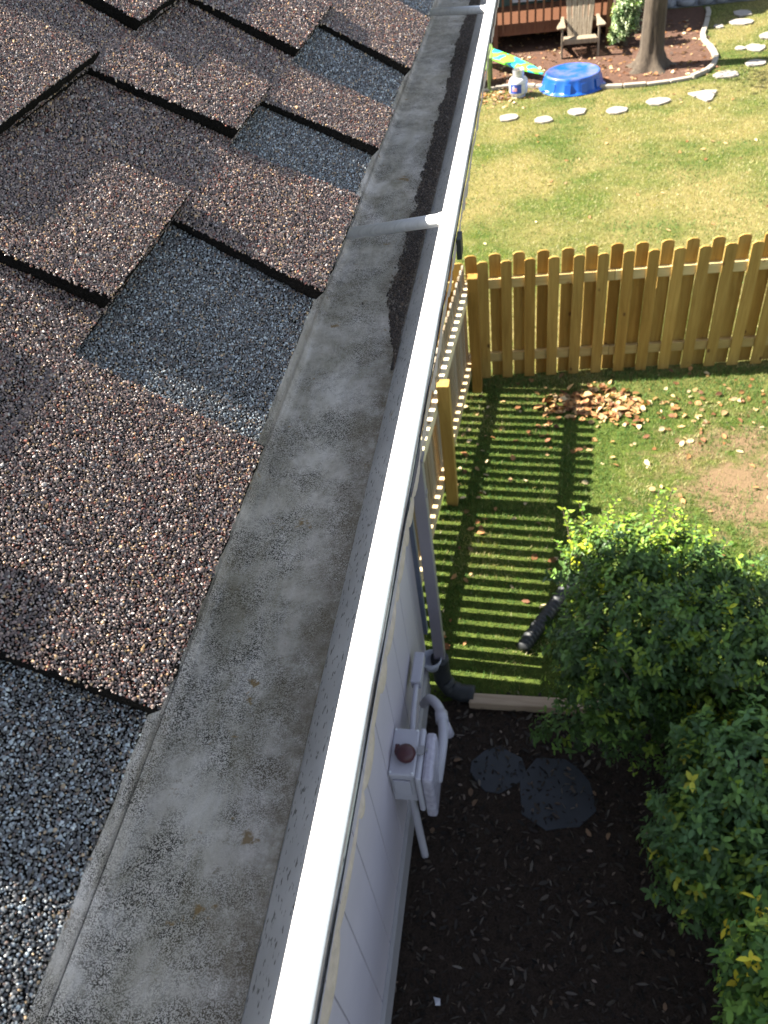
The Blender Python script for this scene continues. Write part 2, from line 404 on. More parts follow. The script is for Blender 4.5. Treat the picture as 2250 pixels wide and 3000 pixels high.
def granules(poly, k, kind, sp):
    """small faceted stones over polygon poly of (u,v)"""
    us = [p[0] for p in poly]; vs = [p[1] for p in poly]
    u, v = np.meshgrid(np.arange(min(us), max(us), sp), np.arange(min(vs), max(vs), sp))
    u = u.ravel()+rng.uniform(-.5, .5, u.size)*sp; v = v.ravel()+rng.uniform(-.5, .5, v.size)*sp
    j = 0.0012
    ins = pip(u+rng.normal(0, j*.6, u.size), v+rng.normal(0, j, v.size), poly)
    u = u[ins]; v = v[ins]; n = len(u)
    h = htab(u, k) if kind == 'tab' else hlow(u, k)
    C = R3(u, v, h)
    # irregular double pyramid: ring of 5, apex
    s = rng.lognormal(math.log(sp*0.66), 0.24, n)
    V = np.zeros((n, 6, 3)); ang0 = rng.uniform(0, 6.28, n)
    el = rng.uniform(0.7, 1.0, n); ea = rng.uniform(0, 6.28, n)
    TU = DN; TV = np.array([0, 1, 0.])
    tilt = rng.normal(0, 0.5, (n, 2))
    for q in range(5):
        a_ = ang0+q*1.2566+rng.normal(0, 0.18, n); r = s*rng.uniform(0.8, 1.15, n)
        du = np.cos(a_)*r; dv = np.sin(a_)*r
        along = du*np.cos(ea)+dv*np.sin(ea)
        du += (el-1)*along*np.cos(ea)*1.3; dv += (el-1)*along*np.sin(ea)*1.3
        V[:, q] = C+du[:, None]*TU+dv[:, None]*TV+(tilt[:, :1]*du[:, None]+tilt[:, 1:]*dv[:, None]-0.15*s[:, None])*NR
    V[:, 5] = C+(rng.normal(0, 0.28, n)*s)[:, None]*TU+(rng.normal(0, 0.28, n)*s)[:, None]*TV+(s*rng.uniform(0.6, 1.5, n))[:, None]*NR
    F = np.array([[0, 1, 5], [1, 2, 5], [2, 3, 5], [3, 4, 5], [4, 0, 5]])
    FF = (F[None]+np.arange(n)[:, None, None]*6).reshape(-1, 3)
    col = np.repeat(pal(n, *(BROWN if kind == 'tab' or k > 1 else GREYB), jit=0.16), 6, axis=0)
    return V.reshape(-1, 3), FF, col

def shingle(k, poly, kind, sp):
    """poly = (u_top, v0t),(u_butt, v0b),(u_butt, v1b),(u_top, v1t): body prism plus its granules, one mesh"""
    hf = htab if kind == 'tab' else hlow
    # body: subdivided along v so its butt edge wanders
    (ut, v0t), (ub, v0b), (ub2, v1b), (ut2, v1t) = poly
    nv = max(2, int((v1b-v0b)/0.012)); V = []; F = []
    for i in range(nv+1):
        t = i/nv; va = v0t+(v1t-v0t)*t; vb = v0b+(v1b-v0b)*t
        jb = random.gauss(0, 0.0007)
        for (u, v) in ((ut, va), ((ut+ub)/2, (va+vb)/2), (ub+jb, vb)):
            V.append(R3(u, v, float(hf(np.array(u), k))-0.0004))
        cx_ = 0.5*(v0b+v1b); V.append(R3(ub+jb-0.004, vb+(0.004 if vb < cx_ else -0.004), -0.004)); V.append(R3(ut, va+(0.004 if vb < cx_ else -0.004), -0.004))
    for i in range(nv):
        a = i*5; c = a+5
        F += [(a, a+1, c+1, c), (a+1, a+2, c+2, c+1), (a+2, a+3, c+3, c+2), (a+3, a+4, c+4, c+3)]
    F += [(0, 4, 3, 1), (1, 3, 2), (nv*5, nv*5+1, nv*5+3, nv*5+4), (nv*5+1, nv*5+2, nv*5+3)]
    tri = []
    for f in F:
        tri += [(f[0], f[1], f[2])]+([(f[0], f[2], f[3])] if len(f) == 4 else [])
    V = np.array([np.array(p) for p in V]); F = np.array(tri); nb = len(F)
    col = np.tile([0.006, 0.0055, 0.005], (len(V), 1))
    if sp:
        gv, gf, gc = granules([(ut, v0t), (ub, v0b), (ub, v1b), (ut, v1t)], k, kind, sp)
        F = np.vstack([F, gf+len(V)]); V = np.vstack([V, gv]); col = np.vstack([col, gc])
    else:
        col = np.tile([0.12, 0.10, 0.09], (len(V), 1))
    o = big('shingle_tab' if kind == 'tab' else 'shingle_base', V, F, M_grit if sp else M_shfar, col, roofo, body=nb if sp else 0)
    if kind != 'tab' and k == 1: o['label'] = 'blue grey granulated shingle layer showing between brown tabs'
    return o

def course(k, tabs, v_lo, v_hi, seg):
    ub = BUTT[k]; ut = BUTT[k]-EXPO-0.006
    # base layer, cut where the granule size changes
    for (a, b2, sp) in seg:
        lb = ub+0.001 if k == 1 else ub
        shingle(k, [(ut, a), (lb, a), (lb, b2), (ut, b2)], 'low', sp)
    for (v0t, v0b, v1t, v1b) in tabs:
        near = min(v0t, v0b)
        sp = 0.00138 if near < 0.6 else 0.0018 if near < 1.05 else 0.0023 if near < 1.9 else 0.0
        shingle(k, [(ut, v0t), (ub+(0.004 if k == 1 else 0), v0b), (ub+(0.004 if k == 1 else 0), v1b), (ut, v1t)], 'tab', sp)
SEG = [(-0.1, 0.62, 0.00138), (0.62, 1.05, 0.0018), (1.05, 2.35, 0.0023), (2.35, YE, 0)]
course(1, [(0.207, 0.212, 0.436, 0.44), (0.652, 0.668, 0.825, 0.885), (0.965, 1.03, 1.115, 1.172), (1.305, 1.36, 1.60, 1.655), (1.88, 1.95, 2.1, 2.16), (2.4, 2.4, 2.7, 2.7), (2.85, 2.85, 3.1, 3.1)], 0, 3, SEG)
SEG2 = [(0.1, 0.62, 0.00138), (0.62, 1.05, 0.0018), (1.05, 2.35, 0.0023), (2.35, YE, 0)]
course(2, [(0.12, 0.12, 0.26, 0.262), (0.475, 0.495, 0.635, 0.688), (0.79, 0.842, 0.955, 0.99), (1.08, 1.133, 1.34, 1.395), (1.62, 1.68, 1.85, 1.9), (2.05, 2.1, 2.3, 2.35), (2.5, 2.5, 2.8, 2.8)], 0, 3, SEG2)
course(3, [(0.22, 0.22, 0.41, 0.42), (0.52, 0.53, 0.78, 0.805), (0.89, 0.915, 1.17, 1.21), (1.42, 1.45, 1.6, 1.65), (1.85, 1.9, 2.2, 2.25)], 0, 3, [(0.38, 0.75, 0.00138), (0.75, 1.1, 0.0018), (1.1, 2.0, 0.0023), (2.0, YE, 0)])
course(4, [(0.3, 0.3, 0.52, 0.53), (0.77, 0.79, 0.895, 0.91), (1.15, 1.18, 1.5, 1.52)], 0, 3, [(0.6, 1.1, 0.0018), (1.1, 1.7, 0.0023), (1.7, YE, 0)])
for k in range(5, 25):
    v = -2.8+random.random()*0.2; tabs = []
    shingle(k, [(BUTT[k]-EXPO-0.006, -2.9), (BUTT[k], -2.9), (BUTT[k], YE), (BUTT[k]-EXPO-0.006, YE)], 'low', 0)
    if k > 8: continue
    v = 0.2+random.random()*0.2
    while v < 2.8:
        l = random.uniform(0.14, 0.3); tabs.append((v, v, v+l, v+l)); v += l+random.uniform(0.12, 0.22)
    for t in tabs: shingle(k, [(BUTT[k]-EXPO-0.006, t[0]), (BUTT[k], t[1]), (BUTT[k], t[3]), (BUTT[k]-EXPO-0.006, t[2])], 'tab', 0)
for k, a, b2 in ((1, -2.9, -0.1), (2, -2.9, 0.1), (3, -2.9, 0.38), (4, -2.9, 0.6)):
    shingle(k, [(BUTT[k]-EXPO-0.006, a), (BUTT[k], a), (BUTT[k], b2), (BUTT[k]-EXPO-0.006, b2)], 'low', 0)

# walls
Z = lambda h: CAMZ-h
wall = MB(); y = -2.6; prof = []
gy = [-2.6]+[1.005-0.262*i for i in range(13, 0, -1)]+[1.005+0.2615*i for i in range(0, 8)]
xs, ys = [], []
for g in gy[1:]:
    xs += [-0.68, -0.69, -0.69, -0.68]; ys += [g-0.005, g-0.003, g+0.003, g+0.005]
xs = [-0.68]+xs+[-0.68]; ys = [-2.6]+ys+[3.0]
n = len(xs)
z0, z1 = 0.25, Z(0.62)
wall.add([(x, y, z0) for x, y in zip(xs, ys)]+[(x, y, z1) for x, y in zip(xs, ys)], [(i, i+1, n+i+1, n+i) for i in range(n-1)])
wall.add([(-0.72, -2.6, z0), (-0.72, 3.0, z0), (-0.72, 3.0, z1), (-0.72, -2.6, z1), (-0.68, -2.6, z0), (-0.68, 3.0, z0), (-0.68, 3.0, z1), (-0.68, -2.6, z1)],
         [(0, 1, 2, 3), (0, 4, 5, 1), (1, 5, 6, 2), (3, 2, 6, 7), (0, 3, 7, 4)])
wall.build('wall', M_siding, house)
MB().add([(-0.676, -2.6, 0.27), (-0.66, -2.6, 0.25), (-0.66, -2.6, 0.045), (-0.70, -2.6, 0.045), (-0.70, -2.6, 0.27), (-0.676, 2.9, 0.27), (-0.66, 2.9, 0.25), (-0.66, 2.9, 0.045), (-0.70, 2.9, 0.045), (-0.70, 2.9, 0.27)],
         [(0, 5, 6, 1), (1, 6, 7, 2), (2, 7, 8, 3), (4, 9, 5, 0), (0, 1, 2, 3, 4), (9, 8, 7, 6, 5)]).build('skirt_board', M_trim, house)
MB().box((-0.72, -2.6, 0.0), (-0.672, 2.88, 0.045)).build('foundation', M_found, house)
MB().box((-0.70, 3.003, 0.5), (-0.655, 3.04, z1)).build('corner_board', M_slatetrim, house)
MB().box((-4.6, 2.94, 0.5), (-0.703, 2.995, z1)).box((-4.6, -2.6, 0.05), (-4.5, 3.0, z1)).box((-4.5, -2.6, 0.05), (-0.73, -2.55, z1)).build('wall', M_siding, house)
MB().add([(-4.5, 2.99, z1+.003), (-0.30, 2.99, z1+.003), (-2.83, 2.99, 6.55)], [(0, 1, 2)]).add([(-4.5, 2.95, z1+.003), (-0.30, 2.95, z1+.003), (-2.83, 2.95, 6.55)], [(2, 1, 0)]).build('gable', M_siding, house)
MB().box((-0.325, -2.9, Z(0.60)), (-0.30, 3.2, Z(0.47))).build('fascia', M_trim, house)
MB().box((-0.72, -2.9, Z(0.62)), (-0.30, 3.2, Z(0.604))).build('soffit', M_siding, house)

# ------------------------------------------------------------------ the gutter
gut = thing('rain_gutter', 'long white metal gutter with stained grey inside running along the shingle edge', 'gutter', (-0.2, 0, Z(0.525)))
GY0, GY1 = -2.8, 3.25
ys = np.linspace(-0.6, GY1, 90); ys = np.concatenate([[GY0], ys])
def extrude(name, prof, mat, wob=0.0, smooth=False, closed=False):
    m = MB(); n = len(prof)
    for y in ys:
        for i, (x, h) in enumerate(prof):
            d = wob*(noise.noise(Vector((y*3, i*2.1, 0))))
            m.v.append((x+d, y, Z(h)))
    N = n if closed else n-1
    for j in range(len(ys)-1):
        for i in range(N):
            a = j*n+i; b2 = j*n+(i+1) % n
            m.f.append((a, b2, b2+n, a+n))
    return m.build(name, mat, gut, smooth)
extrude('back_wall', [(-0.28172, 0.38200), (-0.28172, 0.50424), (-0.27934, 0.50711), (-0.28125, 0.50949), (-0.28125, 0.52430)], M_gin, 0.0006, True)
extrude('trough', [(-0.28077, 0.51618), (-0.27790, 0.52286), (-0.27217, 0.52496), (-0.16808, 0.52573), (-0.16474, 0.52430)], M_gin, 0.0006, True)
extrude('front_wall', [(-0.16474, 0.52430), (-0.1075, 0.4500), (-0.10266, 0.44694), (-0.10266, 0.43500)], M_gband, 0.0003, False)
extrude('trough_underside', [(-0.28363, 0.38200), (-0.28363, 0.52812), (-0.1635, 0.52812), (-0.1045, 0.4525), (-0.1016, 0.4470)], M_white)
lip = extrude('front_lip', [(-0.12060, 0.43200), (-0.12081, 0.43040), (-0.11985, 0.42899), (-0.10266, 0.42879), (-0.10142, 0.42994), (-0.10123, 0.43548), (-0.10266, 0.43691)], M_white, 0.0, False)
# outer face below the hem: old paint with a ragged lower edge and loose flakes
def ragged(name, x, h0, h1, amp, mat, seed, y0=-0.5, y1=3.2, dens=0.006, lobes=True):
    m = MB(); yy = np.arange(y0, y1, dens); k = len(yy)
    lob = np.abs(vnoise(yy, yy*0, 14, seed)-0.5)*2
    l2 = np.clip(vnoise(yy, yy*0+3, 30, seed+2)*1.6-0.6, 0, 1)
    low = h1+amp*(np.clip(lob*1.5-0.5, 0, 1)*0.7+l2*0.5)
    for y, lw in zip(yy, low):
        m.v += [(x, y, Z(h0)), (x+0.0004, y, Z((h0+lw)/2)), (x+0.0006, y, Z(lw)), (x-0.0015, y, Z(lw))]
    for i in range(k-1):
        a = i*4
        for q in range(3): m.f.append((a+q, a+q+1, a+q+5, a+q+4))
    return m.build(name, mat, gut, False)
ragged('paint_band', -0.10095, 0.43430, 0.4316619, 0.003, M_oldpaint, 1)
m = MB(); yy = -0.5; prof = []
while yy < 3.1:
    L = random.uniform(0.015, 0.07); d = random.uniform(0.002, 0.0095) if random.random() < 0.75 else 0.0006; k = 9
    for i in range(k):
        t = i/k; wv = max(0.0, math.sin(math.pi*t))**0.5; prof.append((yy+L*t, d*wv, random.uniform(-.0003, .0003)))
    yy += L
for y_, d_, j_ in prof:
    m.v += [(-0.09989+d_*.02, y_, Z(0.44455+0.0035*math.sin(y_*40)+j_)), (-0.09932+d_*0.15, y_, Z(0.44885+d_*0.4)), (-0.09951+d_*0.1, y_, Z(0.45124+d_+j_))]
for i in range(len(prof)-1):
    a = i*3; m.f += [(a, a+1, a+4, a+3), (a+1, a+2, a+5, a+4)]
m.build('paint_flakes', M_oldpaint2, gut, True)
def hanger(y_lip, y_in, h_in, label):
    m = MB(); a = Vector((-0.10696, y_lip, Z(0.43691))); b2 = Vector((-0.27408, y_in, Z(h_in)))
    m.tube([a.lerp(b2, t) for t in np.linspace(0, 1, 12)], 0.0082, 14)
    h = m.build('hanger', M_alu, gut, True, label=label)
    d = (b2-a).normalized(); m = MB()
    m.tube([a+d*0.003+Vector((0, 0, .0005)), a+d*0.022+Vector((0, 0, .0005))], 0.0088, 14)
    m.build('clip', M_white, h, True)
    m = MB(); m.box((-0.10744, y_lip-0.011, Z(0.44121)), (-0.10362, y_lip+0.011, Z(0.43166)))
    m.build('bracket', M_alu, h)
hanger(0.974, 1.079, 0.49946, 'silver tube hanger, the nearer one across the gutter')
hanger(2.005, 2.18, 0.468, 'silver tube hanger at the far end of the gutter')
MB().box((-0.09980, 0.922, Z(0.46795)), (-0.09359, 0.946, Z(0.44121))).build('strap_clip', M_black, gut, bevel=0.001)
# drip edge under the first shingles
# granule sediment along the front corner
def sediment():
    n = 52000; y = rng.uniform(0.77, 3.1, n)
    wd = 0.002+0.027*np.clip((y-0.80)/0.12, 0, 1)*(0.55+0.25*vnoise(y, y*0, 5, 3)+0.35*vnoise(y, y*0, 22, 4)+0.3*vnoise(y, y*0, 70, 5))
    t = rng.uniform(0, 1, n)**0.75; t = np.where(rng.random(n) < 0.16, t+rng.exponential(0.35, n), t); x = -0.1662-wd*t; keep = rng.random(n) < np.clip(1.6-t*1.3, 0.12, 1)
    x = x[keep]; y = y[keep]; t = t[keep]; n = len(x)
    h = 0.5250-0.006*(1-t)*rng.random(n)
    s = rng.lognormal(math.log(0.0011), 0.4, n)
    V = np.zeros((n, 4, 3)); a0 = rng.uniform(0, 6.28, n)
    for q in range(3):
        V[:, q, 0] = x+np.cos(a0+q*2.09)*s; V[:, q, 1] = y+np.sin(a0+q*2.09)*s*1.2; V[:, q, 2] = CAMZ-h-s*.3
    V[:, 3, 0] = x+rng.normal(0, .3, n)*s; V[:, 3, 1] = y; V[:, 3, 2] = CAMZ-h+s*1.0
    F = (np.array([[0, 1, 3], [1, 2, 3], [2, 0, 3]])[None]+np.arange(n)[:, None, None]*4).reshape(-1, 3)
    c = np.repeat(pal(n, [(0.026, 0.017, 0.010), (0.065, 0.043, 0.027), (0.14, 0.10, 0.065), (0.26, 0.22, 0.18)], [44, 36, 16, 3]), 4, axis=0)
    big('gutter_grit', V.reshape(-1, 3), F, M_grit, c, kind='stuff', label='dark shingle grit settled along the front corner of the gutter floor', category='grit')
sediment()

# ------------------------------------------------------------------ downspout
ds = thing('downspout', 'grey rectangular downspout running down beside the house corner', 'downspout', (-0.58, 2.96, 0))
m = MB().box((-0.62, 2.935, 0.30), (-0.552, 3.00, Z(0.70)))
m.build('pipe', M_downs, ds, bevel=0.006)
MB().tube([(-0.586, 2.97, Z(0.71)), (-0.50, 2.97, Z(0.66)), (-0.25, 2.97, Z(0.58)), (-0.235, 2.97, Z(0.545))], 0.033, 12).build('upper_elbow', M_downs, ds, True)
MB().box((-0.66, 2.945, 1.75), (-0.548, 2.985, 1.78)).build('strap', M_downs, ds)
MB().box((-0.626, 2.929, 2.0), (-0.546, 3.006, 2.012)).build('joint', M_downs, ds)
boot = thing('drain_boot', 'black curved plastic boot at the foot of the grey downspout', 'drain pipe', (-0.55, 2.9, 0))
pts = [(-0.586, 2.95, 0.33), (-0.586, 2.945, 0.22), (-0.575, 2.93, 0.12), (-0.53, 2.90, 0.065), (-0.46, 2.875, 0.055), (-0.37, 2.87, 0.055)]
P = []
for i in range(len(pts)-1):
    for t in np.linspace(0, 1, 5, endpoint=False): P.append(Vector(pts[i]).lerp(Vector(pts[i+1]), t))
P.append(Vector(pts[-1])); MB().tube(P, [0.058+0.002*math.sin(i*2.2) for i in range(len(P))], 18).build('elbow', M_black, boot, True)
MB().lathe([(0.05, 0), (0.062, 0.05), (0.066, 0.09), (0.06, 0.09), (0.05, 0.02)], (-0.635, 2.925, 0.27), 20).build('adapter', simple('pale_adapter', (0.42, 0.44, 0.52), 0.5, 0, 0.1), boot, True)
cp = MB(); P = [Vector((-0.07, 3.26, 0.045)).lerp(Vector((0.30, 3.92, 0.05)), t) for t in np.linspace(0, 1, 90)]
cp.tube(P, [0.05 if i % 4 < 2 else 0.040 for i in range(90)], 16)
cp.build('corrugated_pipe', M_black, None, True, label='black corrugated drain pipe lying on the grass beside the bush', category='drain pipe')

# ------------------------------------------------------------------ utility box on the wall
M_ubox = simple('pale_lilac_box_paint', (0.42, 0.41, 0.46), 0.5, 0, 0.05, 8, 0.05)
M_cloud = simple('cloudy_plastic_cover', (0.40, 0.38, 0.45), 0.25, 0, 0.2, 30, 0.6)
M_maroon = simple('dark_red_cap', (0.055, 0.013, 0.018), 0.45, 0, 0.15, 20, 0.1)
ub = thing('utility_box', 'pale painted utility box with a dark red cap mounted low on the house wall', 'utility box', (-0.67, 1.92, 0.72))
bx = MB().box((-0.678, 1.80, 0.72), (-0.555, 2.03, 0.975)).build('enclosure', M_ubox, ub, bevel=0.006)
MB().box((-0.679, 1.788, 0.976), (-0.549, 2.04, 1.008)).build('lid', M_ubox, ub, bevel=0.008)
MB().prism([(-0.549, 1.775, 0.66), (-0.549, 2.055, 0.66), (-0.549, 2.055, 1.0), (-0.549, 1.775, 1.0)], (0.03, 0, 0)).build('front_cover', M_ubox, ub, bevel=0.012)
MB().prism([(-0.518, 1.775, 0.60), (-0.518, 2.04, 0.60), (-0.518, 2.04, 0.992), (-0.518, 1.775, 0.992)], (0.055, 0, 0)).build('meter_cover', M_cloud, ub, bevel=0.018)
MB().lathe([(0.0, -.004), (0.036, 0.0), (0.044, 0.012), (0.049, 0.03), (0.042, 0.05), (0.022, 0.062), (0.0, 0.064)], (-0.598, 1.885, 1.012), 28).build('cap', M_maroon, ub, True)
MB().box((-0.655, 1.885, 1.009), (-0.632, 1.93, 1.05)).build('cap_hinge', M_maroon, ub, bevel=0.004)
MB().box((-0.545, 1.90, 1.0085), (-0.515, 1.945, 1.02)).box((-0.512, 1.93, 0.988), (-0.50, 1.945, 1.0)).build('latch', M_trim, ub)
def conduit(pts, r, name='conduit'):
    P = [Vector(p) for p in pts]; Q = []
    for i in range(len(P)-1):
        p0 = P[max(0, i-1)]; p1 = P[i]; p2 = P[i+1]; p3 = P[min(len(P)-1, i+2)]
        for t in np.linspace(0, 1, 8, endpoint=False):
            Q.append(0.5*((2*p1)+(p2-p0)*t+(2*p0-5*p1+4*p2-p3)*t*t+(3*p1-p0-3*p2+p3)*t**3))
    Q.append(P[-1]); return MB().tube(Q, r, 16).build(name, M_ubox, ub, True)
conduit([(-0.60, 1.85, 0.72), (-0.597, 1.845, 0.35), (-0.585, 1.82, -0.02)], 0.021)
conduit([(-0.60, 2.40, 0.66), (-0.55, 2.36, 0.78), (-0.485, 2.27, 0.83), (-0.453, 2.14, 0.84), (-0.455, 2.02, 0.80), (-0.475, 1.94, 0.68)], 0.026)
MB().tube([(-0.475, 2.25, 0.83), (-0.463, 2.19, 0.835)], 0.034, 18).build('coupling', M_ubox, ub, True)
MB().tube([(-0.455, 2.20, 0.81), (-0.430, 2.17, 0.74)], [0.026, 0.03], 18).build('fitting', M_cloud, ub, True)
conduit([(-0.60, 2.03, 0.88), (-0.615, 2.2, 0.87), (-0.625, 2.40, 0.85)], 0.015)
MB().box((-0.655, 2.40, 0.81), (-0.598, 2.60, 0.88)).build('junction', M_ubox, ub, bevel=0.006)

m = MB()
for (x, y) in ((-0.668, 1.80), (-0.668, 2.03), (-0.56, 1.80), (-0.56, 2.03)):
    m.lathe([(0.0, 0), (0.006, 0.0), (0.006, 0.003), (0.0, 0.004)], (x, y, 1.0085), 10)
m.build('screws', M_alu, ub, kind='stuff')
MB().box((-0.66, 1.787, 0.80), (-0.575, 1.799, 0.94)).build('side_plate', M_ubox, ub, bevel=0.003)
# ------------------------------------------------------------------ fences
def picket(w_, h, mat, th=0.016, dog=0.018):
    m = MB(); hw = w_/2
    m.prism([(-hw, 0, 0.0), (hw, 0, 0.0), (hw, 0, h-dog), (hw*0.62, 0, h-dog*0.25), (hw*0.35, 0, h), (-hw*0.35, 0, h), (-hw*0.62, 0, h-dog*0.25), (-hw, 0, h-dog)], (0, th, 0))
    me = bpy.data.meshes.new('picket'); me.from_pydata(m.v, [], m.f); me.materials.append(mat); me.update()
    return me
far = thing('picket_fence', 'yellow pine shadowbox picket fence crossing the yard behind the leaf pile', 'fence', (-0.6, 6.55, 0))
FA = math.atan(0.068)
def fy(x): return 6.535+0.068*x
def place(me, par, loc, rz, name='picket', tilt=0.0):
    o = bpy.data.objects.new(name, me); S.collection.objects.link(o); o.parent = par
    o.matrix_parent_inverse = par.matrix_basis.inverted()
    o.location = loc; o.rotation_euler = (0, tilt, rz); return o
pf = picket(0.096, 1.22, M_pine); pb = picket(0.104, 1.265, M_pine)
for i in range(-8, 16):
    x = -0.07+0.2075*i
    place(pf, far, (x, fy(x)-0.028, 0.012+random.uniform(-.006, .006)), FA, tilt=random.uniform(-.004, .004))
    x += 0.110
    place(pb, far, (x, fy(x)+0.030, 0.012+random.uniform(-.006, .006)), FA, tilt=random.uniform(-.004, .004))
def rails(par, p0, p1, z0, z1, th, mat):
    d = (Vector(p1)-Vector(p0)).normalized(); nn = Vector((-d.y, d.x, 0))*th/2
    a, b2 = Vector(p0), Vector(p1)
    MB().add([(a-nn)+Vector((0, 0, z0)), (b2-nn)+Vector((0, 0, z0)), (b2+nn)+Vector((0, 0, z0)), (a+nn)+Vector((0, 0, z0)), (a-nn)+Vector((0, 0, z1)), (b2-nn)+Vector((0, 0, z1)), (b2+nn)+Vector((0, 0, z1)), (a+nn)+Vector((0, 0, z1))],
             [(0, 3, 2, 1), (4, 5, 6, 7), (0, 1, 5, 4), (1, 2, 6, 5), (2, 3, 7, 6), (3, 0, 4, 7)]).build('rail', mat, par)
for z0, z1 in ((0.965, 1.055), (0.195, 0.285)):
    for xa, xb in ((-1.9, 0.655), (0.66, 3.3)):
        rails(far, (xa, fy(xa)+0.001+.008, 0), (xb, fy(xb)+.009, 0), z0, z1, 0.040, M_pinex)
x = 0.665; MB().box((x-.044, fy(x)+0.05, -0.02), (x+.044, fy(x)+0.138, 1.16)).build('post', M_pine, far, bevel=0.004)
x = 2.95; MB().box((x-.044, fy(x)+0.05, -0.02), (x+.044, fy(x)+0.138, 1.16)).build('post', M_pine, far, bevel=0.004)
side = thing('picket_fence', 'side picket fence in line with the house wall, grey narrow pickets casting striped shadows', 'fence', (-0.75, 4.7, 0))
def sx_(y): return -0.735+0.070*(y-4.75)
SA = math.atan(-0.07)+math.pi/2
ps = picket(0.072, 1.24, M_pineg); ps.materials[0] = M_pineg
y = 3.035
while y < 6.46:
    place(ps, side, (sx_(y)-0.0225, y, 0.015+random.uniform(-.008, .008)), SA, tilt=random.uniform(-.004, .004)); y += 0.1085
for z0, z1 in ((0.965, 1.055), (0.195, 0.285)):
    rails(side, (sx_(3.02), 3.02, 0), (sx_(6.5), 6.5, 0), z0, z1, 0.040, M_piney)
for y in (4.735, 6.30, 3.15):
    xx = sx_(y)+0.023
    MB().box((xx, y-0.046, -0.02), (xx+0.09, y+0.046, 1.2)).build('post', M_pine, side, bevel=0.004)

# ------------------------------------------------------------------ plants
LEAFM = attr_mat('glossy_leaves', 0.45, 0.28, 0.22)
GRASSM = attr_mat('grass_blades', 0.7, 0.2, 0.25)
DRYM = attr_mat('dry_leaves', 0.75, 0.3, 0.15)
def leaf_mesh(P, D, U, L, W, col, fold=0.25, curl=0.15):
    """P base, D axis, U approx normal, L length, W width (arrays)"""
    n = len(P); D = D/np.linalg.norm(D, axis=1, keepdims=True)
    Sd = np.cross(D, U); Sd /= np.linalg.norm(Sd, axis=1, keepdims=True)+1e-9; N = np.cross(Sd, D)
    L = L[:, None]; W = W[:, None]
    pts = [(0, 0, 0), (0.30, 0.42, fold), (0.68, 0.40, fold), (1.0, 0, -0.0), (0.68, -0.40, fold), (0.30, -0.42, fold), (0.5, 0, 0)]
    V = np.stack([P+D*L*a+Sd*W*s+N*(W*0.5*f*abs(s)*2-L*curl*a*a) for a, s, f in pts], 1)
    F = np.array([[0, 1, 6], [1, 2, 6], [2, 3, 6], [3, 4, 6], [4, 5, 6], [5, 0, 6]])
    FF = (F[None]+np.arange(n)[:, None, None]*7).reshape(-1, 3)
    return V.reshape(-1, 3), FF, np.repeat(col, 7, axis=0)

